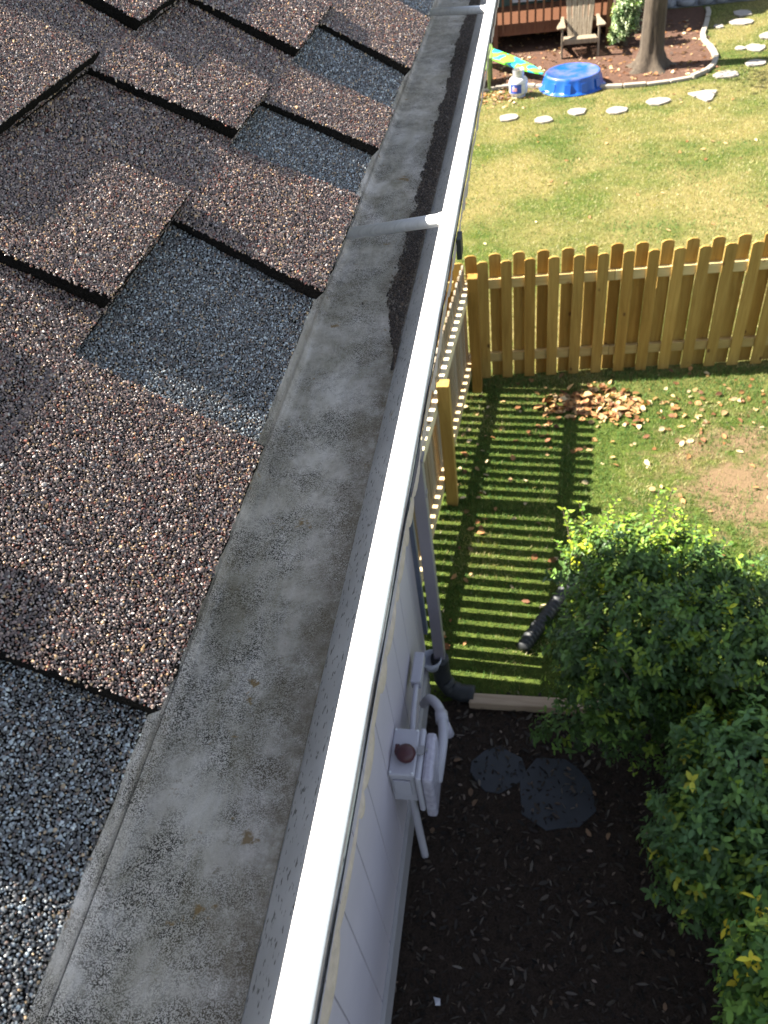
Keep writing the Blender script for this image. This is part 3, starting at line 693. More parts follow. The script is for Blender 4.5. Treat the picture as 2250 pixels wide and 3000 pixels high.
def bush(label, blobs, ntwig, L0, cols, wts, base, shoots=None, per=8):
    root = thing('bush', label, 'bush', (base[0], base[1], 0))
    bl = np.array([b[:6] for b in blobs], float); vol = bl[:, 3]*bl[:, 4]*bl[:, 5]; vol = vol/vol.sum()
    idx = rng.choice(len(bl), ntwig, p=vol)
    d = rng.normal(size=(ntwig, 3)); d /= np.linalg.norm(d, axis=1, keepdims=True); d[:, 2] = np.where(d[:, 2] < -0.5, -d[:, 2], d[:, 2])
    r = rng.uniform(0.55, 1.0, ntwig)**0.6
    lump = 1+0.22*(vnoise(d[:, 0]*2+idx*3, d[:, 1]*2+d[:, 2]*2, 2.2, 1)-0.5)*2
    C = bl[idx, :3]+d*bl[idx, 3:6]*(r*lump)[:, None]
    C[:, 2] = np.maximum(C[:, 2], 0.03)
    axis = d*0.8+np.array([0, 0, 0.55])+rng.normal(0, 0.3, (ntwig, 3)); axis /= np.linalg.norm(axis, axis=1, keepdims=True)
    n = ntwig*per; ti = np.repeat(np.arange(ntwig), per); j = np.tile(np.arange(per), ntwig)
    A = axis[ti]; ph = j*2.4+rng.uniform(0, 1, n)
    h = np.cross(A, np.array([0.3, 0.1, 1.0])); h /= np.linalg.norm(h, axis=1, keepdims=True); g = np.cross(A, h)
    out = h*np.cos(ph)[:, None]+g*np.sin(ph)[:, None]
    P = C[ti]+A*((j/per-0.7)*L0*2.6)[:, None]
    D = out+A*rng.uniform(0.2, 0.9, n)[:, None]
    L = L0*rng.uniform(0.55, 1.15, n); W = L*rng.uniform(0.42, 0.55, n)
    tc = pal(ntwig, cols, wts, 0.2)
    col = np.clip(tc[ti]*(1+rng.normal(0, 0.15, (n, 1))), 0.003, 0.8)
    if shoots:
        (x0, x1, y0, y1, z0, z1, ns) = shoots; sp_ = []; P2 = []; D2 = []
        for q in range(ns):
            p0 = np.array([rng.uniform(x0, x1), rng.uniform(y0, y1), rng.uniform(z0, z1)]); dr = np.array([rng.normal(0, .3), rng.normal(0.1, .3), 1.0]); dr /= np.linalg.norm(dr)
            ln = rng.uniform(0.08, 0.20); sp_.append((p0, p0+dr*ln))
            for j2 in range(11):
                t = j2/10; a_ = j2*2.4; P2.append(p0+dr*ln*t); D2.append(np.array([math.cos(a_), math.sin(a_), 0.7]))
        n2 = len(P2); P = np.vstack([P, P2]); D = np.vstack([D, D2]); A = np.vstack([A, np.tile([0, 0.1, 1.0], (n2, 1))])
        L2 = L0*rng.uniform(0.6, 1.0, n2); L = np.concatenate([L, L2]); W = np.concatenate([W, L2*0.5])
        col = np.vstack([col, pal(n2, [(0.17, 0.28, 0.03), (0.26, 0.34, 0.03), (0.10, 0.20, 0.03)], [3, 2, 2], 0.15)])  # shoot leaves carry the sunlit yellow green of the bush top as colour
    V, F, c = leaf_mesh(P, D, A, L, W, col)
    big('foliage', V, F, LEAFM, c, root)
    st = MB()
    for q in rng.choice(ntwig, 46, replace=False):
        p = Vector(C[q]); b0 = Vector((base[0]+random.uniform(-.06, .06), base[1]+random.uniform(-.06, .06), 0))
        mid = b0.lerp(p, 0.5)+Vector((random.uniform(-.06, .06), random.uniform(-.06, .06), 0.08))
        st.tube([b0, mid, p], [0.010, 0.006, 0.002], 6)
    if shoots:
        for a_, b_2 in sp_: st.tube([a_-np.array([0, 0, 0.08]), b_2], 0.003, 5)
    st.build('stems', M_stem, root)
    return root
M_stem = simple('twig_bark', (0.10, 0.075, 0.05), 0.9, 0, 0.3, 60, 0.4)
GC = [(0.045, 0.086, 0.028), (0.069, 0.130, 0.036), (0.107, 0.192, 0.040), (0.199, 0.283, 0.037), (0.448, 0.483, 0.034)]
b1 = bush('large dark green bush with sunlit yellow green tips, its top edge against the lawn',
     [(0.56, 2.74, 0.90, 0.46, 0.44, 0.48), (1.00, 2.70, 0.90, 0.46, 0.44, 0.46), (0.46, 2.62, 0.62, 0.38, 0.34, 0.40), (0.54, 3.02, 1.16, 0.42, 0.26, 0.30), (0.84, 3.0, 1.08, 0.36, 0.26, 0.28), (1.4, 2.6, 0.8, 0.46, 0.46, 0.42), (0.20, 2.58, 0.16, 0.24, 0.14, 0.14), (0.26, 2.86, 0.72, 0.22, 0.20, 0.26), (0.7, 2.6, 0.4, 0.4, 0.35, 0.35)],
     4000, 0.045, GC, [30, 34, 22, 9, 2], (0.8, 2.65), (0.18, 0.95, 2.98, 3.25, 1.15, 1.38, 60))
b2 = bush('middle bush with dense blue green leaves, between the large bush and the yellow flecked one',
     [(1.06, 2.03, 0.74, 0.44, 0.34, 0.40), (0.86, 1.75, 0.55, 0.34, 0.38, 0.40), (1.4, 2.05, 0.72, 0.4, 0.4, 0.4), (1.2, 1.55, 0.6, 0.36, 0.4, 0.42)],
     2600, 0.050, [(0.070, 0.136, 0.048), (0.101, 0.186, 0.061), (0.140, 0.245, 0.064), (0.235, 0.331, 0.048), (0.420, 0.400, 0.050)], [30, 32, 24, 8, 2], (1.2, 1.85))
b3 = bush('nearest bush in the lower right corner with yellow flecked leaves',
     [(1.14, 1.10, 0.75, 0.42, 0.36, 0.42), (0.98, 0.75, 0.7, 0.34, 0.34, 0.4), (1.35, 0.8, 0.75, 0.4, 0.4, 0.42)],
     1700, 0.054, [(0.077, 0.159, 0.040), (0.110, 0.215, 0.054), (0.173, 0.301, 0.059), (0.296, 0.403, 0.059), (0.725, 0.575, 0.043)], [26, 32, 26, 10, 4], (1.25, 0.95))
shr = bush('pale leaved shrub beside the tree trunk in front of the deck', [(1.50, 17.15, 0.42, 0.26, 0.25, 0.36), (1.62, 17.1, 0.75, 0.24, 0.2, 0.24), (1.4, 17.1, 0.2, 0.2, 0.2, 0.18)],
     620, 0.065, [(0.130, 0.208, 0.091), (0.260, 0.338, 0.169), (0.416, 0.468, 0.286), (0.065, 0.117, 0.039)], [30, 30, 20, 20], (1.5, 17.15))

def grass(name, label, region, n, h, wd, cols, wts, dens=None, clumps=0.35):
    x = rng.uniform(region[0], region[1], n); y = rng.uniform(region[2], region[3], n)
    keep = ~pip(x, y, BED) & ~pip(x, y, TBED)
    if dens is not None: keep &= rng.random(n) < dens(x, y)
    x = x[keep]; y = y[keep]; n = len(x)
    a = rng.uniform(0, 6.28, n); hh = h*rng.uniform(0.5, 1.3, n)*(0.7+0.6*vnoise(x, y, 5, 9)); ln = hh*rng.uniform(0.1, 0.9, n); b2 = rng.uniform(0, 6.28, n)
    V = np.zeros((n, 3, 3))
    V[:, 0] = np.stack([x-np.cos(a)*wd, y-np.sin(a)*wd, 0*x], 1)
    V[:, 1] = np.stack([x+np.cos(a)*wd, y+np.sin(a)*wd, 0*x], 1)
    V[:, 2] = np.stack([x+np.cos(b2)*ln, y+np.sin(b2)*ln, hh], 1)
    F = np.arange(n*3).reshape(-1, 3)
    g = 0.5+(vnoise(x, y, 1.3, 5)*0.6+vnoise(x, y, 4.1, 6)*0.4-0.5)*0.7
    A = pal(n, cols[0], wts[0], 0.22); B = pal(n, cols[1], wts[1], 0.22)
    pick = rng.random(n) < np.clip((g-0.5)*4+clumps, 0.04, 0.96)
    col = np.where(pick[:, None], A, B)
    big(name, V.reshape(-1, 3), F, GRASSM, np.repeat(col, 3, axis=0), kind='stuff', label=label, category='grass')
GREEN = [(0.043, 0.106, 0.027), (0.082, 0.153, 0.042), (0.146, 0.206, 0.063), (0.024, 0.056, 0.015)]
STRAW = [(0.338, 0.297, 0.155), (0.284, 0.262, 0.115), (0.209, 0.221, 0.086), (0.392, 0.358, 0.240)]
def dn(x, y):
    bare = np.exp(-(((x-1.75)/0.75)**2+((y-5.05)/0.65)**2)*1.1)
    edge = np.clip((y-2.9)/0.5, 0, 1)*0.6+0.4
    return np.clip(1.05-bare*0.8-(vnoise(x, y, 3.5, 2) > 0.72)*0.35, 0.08, 1)*edge
grass('lawn_grass', 'green grass crossed by fence shadows on the near side of the fence', (-0.75, 3.6, 2.9, 6.6), 105000, 0.032, 0.0028, (GREEN, STRAW), ([30, 34, 24, 12], [20, 30, 44, 6]), dn, 0.95)
grass('lawn_grass', 'yellow green mown grass beyond the fence up to the stepping stones', (-2.2, 5.2, 6.6, 19.3), 200000, 0.024, 0.0045, (GREEN, STRAW), ([24, 34, 34, 8], [30, 32, 28, 10]), None, 0.22)

def litter(name, label, X, Y, zmax, L0, cols, wts, flat=0.5, mat=None, cat='leaves', wr=(0.5, 0.8)):
    n = len(X); P = np.stack([X, Y, 0.008+rng.uniform(0, 1, n)*zmax], 1)
    a = rng.uniform(0, 6.28, n); D = np.stack([np.cos(a), np.sin(a), rng.normal(0, flat*.5, n)], 1)
    U = np.stack([rng.normal(0, flat, n), rng.normal(0, flat, n), np.ones(n)], 1)
    L = L0*rng.uniform(0.5, 1.3, n); W = L*rng.uniform(wr[0], wr[1], n)
    V, F, c = leaf_mesh(P, D, U, L, W, pal(n, cols, wts, 0.25), 0.3, 0.25)
    V[:, 2] = np.maximum(V[:, 2], 0.006)
    return big(name, V, F, mat or DRYM, c, kind='stuff', label=label, category=cat)
DRY = [(0.302, 0.155, 0.062), (0.216, 0.093, 0.035), (0.396, 0.257, 0.125), (0.144, 0.062, 0.031), (0.446, 0.350, 0.208)]
n = 330; th_ = rng.uniform(0, 6.28, n); rr = rng.uniform(0, 1, n)**0.6
litter('leaf_pile', 'heap of orange and brown fallen leaves in front of the fence', 0.50+np.cos(th_)*rr*0.46, 6.04+np.sin(th_)*rr*0.22, 0.035, 0.08, DRY, [30, 20, 24, 14, 12], 0.6)
n = 210
litter('leaf_litter', 'scattered dry leaves over the lawn between the fence and the bushes', np.concatenate([rng.normal(1.1, 0.7, n), rng.uniform(-0.6, 2.8, 130), rng.uniform(-0.66, -0.4, 40)]), np.concatenate([rng.normal(5.95, 0.28, n), rng.uniform(3.0, 6.4, 130), rng.uniform(3.2, 6.2, 40)]), 0.02, 0.062, DRY, [25, 15, 28, 12, 20], 0.5)
n = 900
litter('leaf_litter', 'tan and orange leaves strewn over the mulch under the deck edge and tree', np.concatenate([rng.uniform(-1.4, 3.0, n), rng.normal(-0.75, 0.25, 200)]), np.concatenate([rng.uniform(15.0, 18.6, n), rng.normal(14.8, 0.25, 200)]), 0.02, 0.075, DRY+[(0.12, 0.07, 0.05)], [18, 18, 16, 16, 12, 30], 0.5)
n = 420
litter('leaf_litter', 'few bleached leaves on the grass beyond the fence', rng.uniform(-1.2, 4.5, n//4), rng.uniform(7.2, 14.5, n//4), 0.015, 0.06, DRY, [25, 15, 28, 12, 20], 0.5)
n = 9000
X = rng.uniform(-0.66, 2.6, n); Y = rng.uniform(-0.2, 2.92, n)  # chips mostly near black, with a few paler brown ones
litter('bark_mulch', 'dark bark chips and crumbs covering the bed below the wall', X, Y, 0.012, 0.034, [(0.014, 0.010, 0.008), (0.027, 0.020, 0.017), (0.054, 0.039, 0.031), (0.095, 0.070, 0.056), (0.176, 0.131, 0.108)], [38, 32, 20, 7, 3], 0.5, cat='mulch', wr=(0.2, 0.6))
n = 1500
litter('bark_mulch', 'larger weathered grey brown bark pieces lying on the bed', rng.uniform(-0.66, 2.4, n), rng.uniform(0.2, 2.9, n), 0.02, 0.055, [(0.03, 0.025, 0.022), (0.06, 0.048, 0.04), (0.10, 0.085, 0.075)], [4, 4, 2], 0.6, cat='mulch', wr=(0.15, 0.4))
n = 30
litter('leaf_litter', 'few tan leaves lying on the dark mulch bed', rng.uniform(-0.6, 0.9, n), rng.uniform(0.4, 2.8, n), 0.02, 0.045, [(0.18, 0.11, 0.07), (0.13, 0.09, 0.06), (0.22, 0.18, 0.15)], [3, 3, 1], 0.5)

# ------------------------------------------------------------------ bed edging and slabs
MB().box((-0.40, 2.79, 0), (0.42, 2.87, 0.075)).build('edging_timber', M_timber, None, bevel=0.01, label='pale brown timber edging between the mulch bed and the shaded grass', category='garden edging')
def slab(name, cx, cy, rx, ry, ang, z, th, mat, label, cat, group=None, k=9, jag=0.16, seed=None):
    if seed is not None: random.seed(seed)
    P = []
    for i in range(k):
        a_ = 2*math.pi*i/k+random.uniform(-.15, .15); r = 1+random.uniform(-jag, jag)
        x, y = rx*r*math.cos(a_), ry*r*math.sin(a_)
        P.append((cx+x*math.cos(ang)-y*math.sin(ang), cy+x*math.sin(ang)+y*math.cos(ang), z))
    o = MB().prism(P, (0, 0, th)).build(name, mat, None, bevel=0.006, label=label, category=cat)
    if group: o['group'] = group
    return o
M_slate = simple('blue_slate', (0.019, 0.022, 0.029), 0.65, 0, 0.2, 7, 0.3)
M_flag = simple('pale_flagstone', (0.259, 0.233, 0.207), 0.8, 0, 0.12, 9, 0.3)
slab('slate_slab', -0.20, 2.38, 0.17, 0.15, 0.1, 0.004, 0.008, M_slate, 'left slate slab of the pair set in the bed, nearest the utility box', 'paving slab', None, 12, 0.10, 3)
slab('slate_slab', 0.15, 2.26, 0.23, 0.23, 0.5, 0.004, 0.008, M_slate, 'right slate slab of the pair set in the bed, nearest the large bush', 'paving slab', None, 13, 0.10, 4)
stones = [(-0.51, 13.70, .155, .15, 'stepping stone nearest the white gutter edge, leftmost in the arc'), (0.04, 13.48, .15, .15, 'second stepping stone from the gutter, set closest to the fence'),
          (0.56, 13.75, .155, .15, 'third stepping stone from the gutter, below the left of the blue pool'), (1.17, 13.66, .165, .17, 'fourth stepping stone from the gutter, below the right of the blue pool'),
          (1.82, 13.92, .18, .15, 'oval stepping stone below the tree trunk'), (2.52, 14.05, .19, .20, 'pointed triangular stepping stone right of the tree trunk'),
          (2.98, 14.95, .21, .17, 'stepping stone at the foot of the curved edging, in line with the tree shadow'), (3.66, 16.25, .17, .2, 'blocky stepping stone above the tree shadow at the right'),
          (3.42, 16.3, .09, .11, 'small stone beside the blocky stepping stone above the tree shadow'), (3.70, 17.9, .23, .2, 'wide stepping stone near the shaded gravel, lower of two'),
          (3.81, 18.5, .17, .22, 'stepping stone half reaching into the big shadow, upper of two'), (3.27, 17.75, .09, .11, 'small stone right of the curved edging near the big shadow'),
          (3.52, 15.4, .17, .16, 'stepping stone lying inside the tree trunk shadow'), (4.0, 16.9, .16, .2, 'bluish stepping stone at the right edge of the yard')]
for i, (x, y, rx, ry, lab) in enumerate(stones):
    if 'triangular' in lab:
        o = MB().prism([(x-0.23, y+0.12, 0.004), (x+0.0, y-0.30, 0.004), (x+0.08, y-0.26, 0.004), (x+0.22, y+0.16, 0.004), (x+.05, y+.2, 0.004)], (0, 0, 0.028)).build('stepping_stone', M_flag, None, bevel=0.006, label=lab, category='stepping stone')
        o['group'] = 'stepping stones across the lawn'
    else:
        slab('stepping_stone', x, y, rx, ry, random.uniform(-.3, .3), 0.004, 0.028, M_flag, lab, 'stepping stone', 'stepping stones across the lawn', 8, 0.14, 20+i)
# curved row of edging bricks
M_edge = simple('cream_edging_stone', (0.276, 0.246, 0.204), 0.85, 0, 0.15, 12, 0.3)
path = [(-2.2, 14.9), (-1.02, 15.1), (-0.61, 15.31), (-0.14, 15.15), (0.45, 14.92), (1.06, 14.80), (1.45, 14.74), (1.92, 14.77), (2.44, 14.92), (2.80, 15.28), (2.95, 15.8), (2.96, 16.29), (2.93, 16.75), (2.88, 17.12), (3.08, 18.0), (3.25, 18.88), (3.24, 19.35)]
segs = []
Pp = [Vector((*p, 0)) for p in path]; acc = []
for i in range(len(Pp)-1):
    k = max(1, int((Pp[i+1]-Pp[i]).length/0.05))
    for j in range(k): acc.append(Pp[i].lerp(Pp[i+1], j/k))
step = 7; i = 0; cnt = 0
ewhere = lambda p: ('under the left chair' if p.x < -0.7 else 'behind the gas tank' if p.x < 0 and p.y < 15.6 else 'behind the blue pool' if p.x < 1.05 and p.y < 15.6 else 'in front of the tree trunk' if p.x < 2.5 and p.y < 15.6 else 'at the bend right of the tree' if p.y < 16.4 else 'beside the small shadow gap' if p.y < 17.4 else 'inside the big shadow')
groups = {}
while i+step < len(acc):
    a, b2 = acc[i], acc[i+step]; d = (b2-a); L = d.length; d.normalize(); q = Vector((-d.y, d.x, 0))*0.045
    wv = ewhere((a+b2)/2); groups[wv] = groups.get(wv, 0)+1
    ordn = ['first', 'second', 'third', 'fourth', 'fifth', 'sixth', 'seventh', 'eighth'][groups[wv]-1]
    a2 = a+d*0.008; b3_ = b2-d*0.008
    o = MB().prism([a2-q, b3_-q, b3_+q, a2+q], (0, 0, 0.06+random.uniform(-.012, .012))).build('edging_stone', M_edge, None, bevel=0.012,
        label=f'cream edging stone {wv}, {ordn} along the curve', category='edging stone')
    o['group'] = 'edging stones around the mulch bed'
    i += step

# ------------------------------------------------------------------ tree
tree = thing('tree', 'tall tree with grey brown furrowed trunk standing in the mulch bed', 'tree', (1.88, 15.85, 0))
M_tbark, nt, b = node_mat('furrowed_bark')
nn = noisetex(nt, coords(nt, (1, 1, 0.16)), 30, 6, 0.7, 0.6)
nt.links.new(ramp(nt, nn, [(0.3, (0.022, 0.015, 0.010)), (0.65, (0.082, 0.062, 0.043))]), b.inputs['Base Color']); b.inputs['Roughness'].default_value = 0.95
bump(nt, b, nn, 0.6, 0.012)
m = MB(); rings = [(0, 0.38), (0.05, 0.31), (0.13, 0.25), (0.28, 0.20), (0.5, 0.190), (1.0, 0.178), (2.0, 0.17), (3.2, 0.155), (4.2, 0.13), (5.5, 0.07)]
NK = 40
for z, r in rings:
    for k in range(NK):
        a_ = 2*math.pi*k/NK; f = 1+(0.28*math.exp(-z*7))*math.sin(5*a_+1.1)+0.035*math.sin(9*a_+z)
        m.v.append((1.85+0.03*z*0+r*f*math.cos(a_), 15.72+r*f*math.sin(a_), z-0.01))
for i in range(len(rings)-1):
    for k in range(NK):
        a_ = i*NK+k; c_ = i*NK+(k+1) % NK; m.f.append((a_, c_, c_+NK, a_+NK))
trunk = m.build('trunk', M_tbark, tree, True)
br = MB(); tips = []
for i in range(9):
    a_ = i*2.4; z = 2.9+i*0.28; p = Vector((1.85, 15.72, z)); d = Vector((math.cos(a_), math.sin(a_), 0.8)).normalized()
    q = p+d*random.uniform(1.1, 1.8); e = q+Vector((d.x*.5, d.y*.5, 0.7)); br.tube([p, q, e], [0.06, 0.035, 0.012], 8); tips += [q, e, (q+e)/2]
br.build('limb', M_tbark, trunk)
lb_ = MB(); lb_.tube([(1.85, 15.72, 2.7), (1.5, 15.3, 2.95), (1.0, 14.75, 3.0)], [0.05, 0.035, 0.012], 8).tube([(1.5, 15.3, 2.95), (1.5, 14.8, 3.0), (1.3, 14.3, 2.95)], [0.025, 0.02, 0.008], 6)
lb_.build('limb', M_tbark, trunk)
tips += [Vector((1.0, 14.75, 2.95)), Vector((1.25, 14.5, 3.0)), Vector((1.5, 14.9, 3.0)), Vector((0.8, 14.9, 2.9))]
TP = np.array([tuple(p) for p in tips]); n = 5200; C = TP[rng.integers(0, len(TP), n)]+rng.normal(0, 0.38, (n, 3))
V, F, c = leaf_mesh(C, rng.normal(size=(n, 3)), rng.normal(size=(n, 3)), rng.uniform(.07, .12, n), rng.uniform(.04, .07, n), pal(n, [(0.05, 0.09, 0.02), (0.09, 0.13, 0.03), (0.16, 0.15, 0.04)], [3, 3, 1]))
big('crown', V, F, LEAFM, c, tree)

# ------------------------------------------------------------------ deck
deck = thing('deck', 'red brown wooden deck with railing behind the weathered garden chair', 'deck', (0.2, 17.4, 0))
DY = 17.42
MB().box((-2.6, DY, 0.28), (1.32, DY+0.04, 0.47)).build('rim_board', M_deck, deck)
MB().box((-2.6, DY+0.045, 0.41), (1.32, DY+1.5, 0.45)).build('deck_floor', M_deck, deck)
x = -2.55; bm_ = MB(); bm_.box((-.019, -.019, 0.33), (.019, .019, 1.28)); bme = bpy.data.meshes.new('baluster'); bme.from_pydata(bm_.v, [], bm_.f); bme.materials.append(M_deck); bme.update()
i = 0
while x < 1.3:
    if abs(x+0.88) > 0.05: place(bme, deck, (x, DY-0.024, 0), 0, 'baluster')
    x += 0.1515
MB().box((-2.6, DY-0.06, 1.285), (1.32, DY+0.08, 1.32)).build('handrail', M_deck, deck)
for px in (-2.5, -0.88, 1.22):
    MB().box((px-.045, DY-0.095, 0), (px+.045, DY-0.005, 1.28)).build('post', M_deck, deck)
for px in (0.4, 1.0):
    MB().box((px-.045, DY+0.9, 0), (px+.045, DY+0.99, 0.40)).build('post', M_deck, deck)
shed = thing('added_shadow_shed', 'added dark brown lean-to shaped to cast the diagonal shadow, beside the deck behind the pale shrub', 'shed', (1.6, 19, 0))  # lean-to added for the diagonal shadow that its sloping roof casts
M_shed = simple('dark_shed_boards', (0.05, 0.032, 0.026), 0.9, 0, 0.3, 8, 0.3, (6, 6, 1))
MB().prism([(1.36, 17.85, 0), (1.36, 17.85, 1.25), (1.36, 20.3, 3.9), (1.36, 20.3, 0)], (0.54, 0, 0)).build('wall', M_shed, shed)
MB().prism([(1.30, 17.75, 1.20), (1.30, 17.75, 1.25), (1.30, 20.4, 4.08), (1.30, 20.4, 4.03)], (0.70, 0, 0)).build('roof', M_roofbase, shed)
MB().prism([(1.91, 18.4, 0.2), (1.91, 19.2, 0.2), (1.91, 19.2, 1.7), (1.91, 18.4, 1.7)], (0.02, 0, 0)).build('door', M_deck, shed)
nh = thing('neighbour_house', 'shaded dark green house wall behind the deck railing', 'house', (-2, 22, 0))
M_nh = simple('dark_green_siding', (0.045, 0.075, 0.06), 0.8, 0, 0.15, 4, 0.1)
MB().box((-8, 18.95, 0), (1.29, 19.1, 2.9)).box((-8, 19.1, 0), (-7.85, 26, 2.9)).box((1.14, 20.5, 0), (1.29, 26, 2.9)).build('wall', M_nh, nh)
MB().prism([(-8.3, 18.6, 2.9), (-8.3, 26.4, 2.9), (-8.3, 22.5, 5.2)], (9.7, 0, 0)).build('roof', M_roofbase, nh)
f_ = MB().box((-0.6, 18.90, 0.5), (0.7, 18.948, 2.4)).build('door', simple('white_door_frame', (0.5, 0.5, 0.5)), nh)
MB().box((-0.53, 18.88, 0.56), (0.63, 18.899, 2.32)).build('pane', simple('dark_glass', (0.02, 0.035, 0.035), 0.08, 0, 0.1), f_)
# stacked stones at the far edge
M_rock = simple('blue_grey_rock', (0.24, 0.25, 0.27), 0.9, 0, 0.3, 8, 0.5)
wallr = thing('stone_wall', 'low wall of blue grey stones in the shade at the far right', 'stone wall', (3, 19.6, 0))
random.seed(5)
for row in range(2):
    x = 2.05+row*0.1
    while x < 5.6:
        wd = random.uniform(0.22, 0.42); hgt = random.uniform(0.12, 0.17); dz = row*0.15; P = []
        y0 = 19.42+row*0.08; m = MB()
        ell = []
        for iz, (fr, zz) in enumerate(((0.85, 0), (1, 0.3), (1, 0.7), (0.75, 1.0))):
            for k in range(10):
                a_ = 2*math.pi*k/10; m.v.append((x+wd/2+wd*0.49*fr*math.cos(a_)*random.uniform(.92, 1.05), y0+0.14+0.15*fr*math.sin(a_)*random.uniform(.9, 1.08), dz+hgt*zz+random.uniform(-.006, .006)))
        for iz in range(3):
            for k in range(10):
                a_ = iz*10+k; c_ = iz*10+(k+1) % 10; m.f.append((a_, c_, c_+10, a_+10))
        m.f.append(tuple(range(30, 40))); m.f.append(tuple(range(9, -1, -1)))
        m.build('stone', M_rock, wallr, True); x += wd+0.01

# ------------------------------------------------------------------ weathered garden chair
ch = thing('garden_chair', 'weathered grey wooden garden chair with fan back in front of the deck', 'chair', (0.69, 16.8, 0), rad(3))
CX = lambda x, y, z: Vector((0.69+x, 16.66+y, z))
seat = MB()
for i in range(6):
    t = i/5; y0 = 0.0+t*0.44; z = 0.30+0.018*math.sin(t*2)-t*0.09
    seat.box(tuple(CX(-0.29, y0, z-0.012)), tuple(CX(0.29, y0+0.078, z+0.010)))
seat.build('seat', M_grey, ch, bevel=0.004)
seatf = MB().box(tuple(CX(-0.30, -0.045, 0.235)), tuple(CX(0.30, -0.004, 0.318))).build('front_apron', M_grey, ch, bevel=0.01)
bk = MB()
for i in range(5):
    s = i-2; xb = s*0.085; xt = s*0.108; top = 0.98-0.035*s*s*0.8
    wb, wt = 0.038, 0.050
    poly = [(xb-wb, 0.47, 0.20), (xb+wb, 0.47, 0.20), (xt+wt, 0.47+0.30*(top-.2)/.8, top-0.03), (xt+wt*.5, 0.47+0.30*(top-.2)/.8, top), (xt-wt*.5, 0.47+0.30*(top-.2)/.8, top), (xt-wt, 0.47+0.30*(top-.2)/.8, top-0.03)]
    bk.prism([CX(*p) for p in poly], (0, 0.02, 0.0))
bk.build('backrest', M_grey, ch, bevel=0.003)
MB().box(tuple(CX(-0.30, 0.60, 0.44)), tuple(CX(0.30, 0.625, 0.50))).build('back_brace', M_grey, ch)
for s in (-1, 1):
    A_ = [(s*0.27, -0.10), (s*0.30, -0.13), (s*0.40, -0.13), (s*0.43, -0.08), (s*0.42, 0.05), (s*0.36, 0.35), (s*0.34, 0.66), (s*0.29, 0.66), (s*0.29, 0.30)]
    if s > 0: A_ = A_[::-1]
    MB().prism([CX(x, y, 0.515) for x, y in A_][::-1], (0, 0, 0.022)).build('armrest', M_grey, ch, bevel=0.004)
    MB().box(tuple(CX(s*0.325-0.016, -0.05, 0)), tuple(CX(s*0.325+0.016, 0.05, 0.513))).build('leg', M_grey, ch, bevel=0.003)
    MB().prism([CX(s*0.30-.012, 0.0, 0.23), CX(s*0.30-.012, 0.0, 0.29), CX(s*0.30-.012, 0.62, 0.17), CX(s*0.30-.012, 0.86, 0.0), CX(s*0.30-.012, 0.76, 0.0)], (0.024, 0, 0)).build('leg', M_grey, ch)

# ------------------------------------------------------------------ overturned paddling pool
pool = thing('paddling_pool', 'overturned round blue plastic paddling pool with dirt on its base', 'pool', (0.52, 15.05, 0))
M_pool, nt, b = node_mat('blue_pool_plastic')
nn = noisetex(nt, coords(nt), 4, 5, 0.6)
t = nt.nodes.new('ShaderNodeTexCoord'); sz = nt.nodes.new('ShaderNodeSeparateXYZ'); nt.links.new(t.outputs['Object'], sz.inputs[0])
mr = nt.nodes.new('ShaderNodeMapRange'); mr.inputs[1].default_value = 0.21; mr.inputs[2].default_value = 0.225; nt.links.new(sz.outputs[2], mr.inputs[0])
mm = nt.nodes.new('ShaderNodeMath'); mm.operation = 'MULTIPLY'; nt.links.new(mr.outputs[0], mm.inputs[0]); nt.links.new(ramp(nt, nn, [(0.42, (0, 0, 0)), (0.64, (0.8, .8, .8))]), mm.inputs[1])
nt.links.new(mix(nt, mm.outputs[0], (0.006, 0.075, 0.36), (0.13, 0.13, 0.22)), b.inputs['Base Color'])
b.inputs['Roughness'].default_value = 0.32
modf = lambda a, z: 1+0.018*max(-1, min(1, 2.5*math.cos(14*a)))*(1 if 0.02 < z < 0.2 else 0.25)
MB().lathe([(0.545, 0.0), (0.555, 0.012), (0.545, 0.024), (0.515, 0.03), (0.50, 0.06), (0.475, 0.16), (0.46, 0.205), (0.455, 0.235), (0.44, 0.247), (0.42, 0.243), (0.405, 0.232), (0.25, 0.228), (0.01, 0.226)], (0.52, 15.05, 0), 112, modf).build('shell', M_pool, pool, True)
for a_ in (-2.3, -1.75, -1.2, -0.6):
    c_, s_ = math.cos(a_), math.sin(a_); q = Vector((-s_, c_, 0))*0.05; r0 = Vector((c_, s_, 0)); o0 = Vector((0.52, 15.05, 0))
    MB().add([o0+r0*0.52-q+Vector((0, 0, .035)), o0+r0*0.52+q+Vector((0, 0, .035)), o0+r0*0.488+q+Vector((0, 0, .17)), o0+r0*0.488-q+Vector((0, 0, .17)),
             o0+r0*0.45-q+Vector((0, 0, .035)), o0+r0*0.45+q+Vector((0, 0, .035)), o0+r0*0.42+q+Vector((0, 0, .17)), o0+r0*0.42-q+Vector((0, 0, .17))],
            [(0, 1, 2, 3), (3, 2, 6, 7), (0, 4, 5, 1), (0, 3, 7, 4), (1, 5, 6, 2)]).build('side_rib', M_pool, pool)

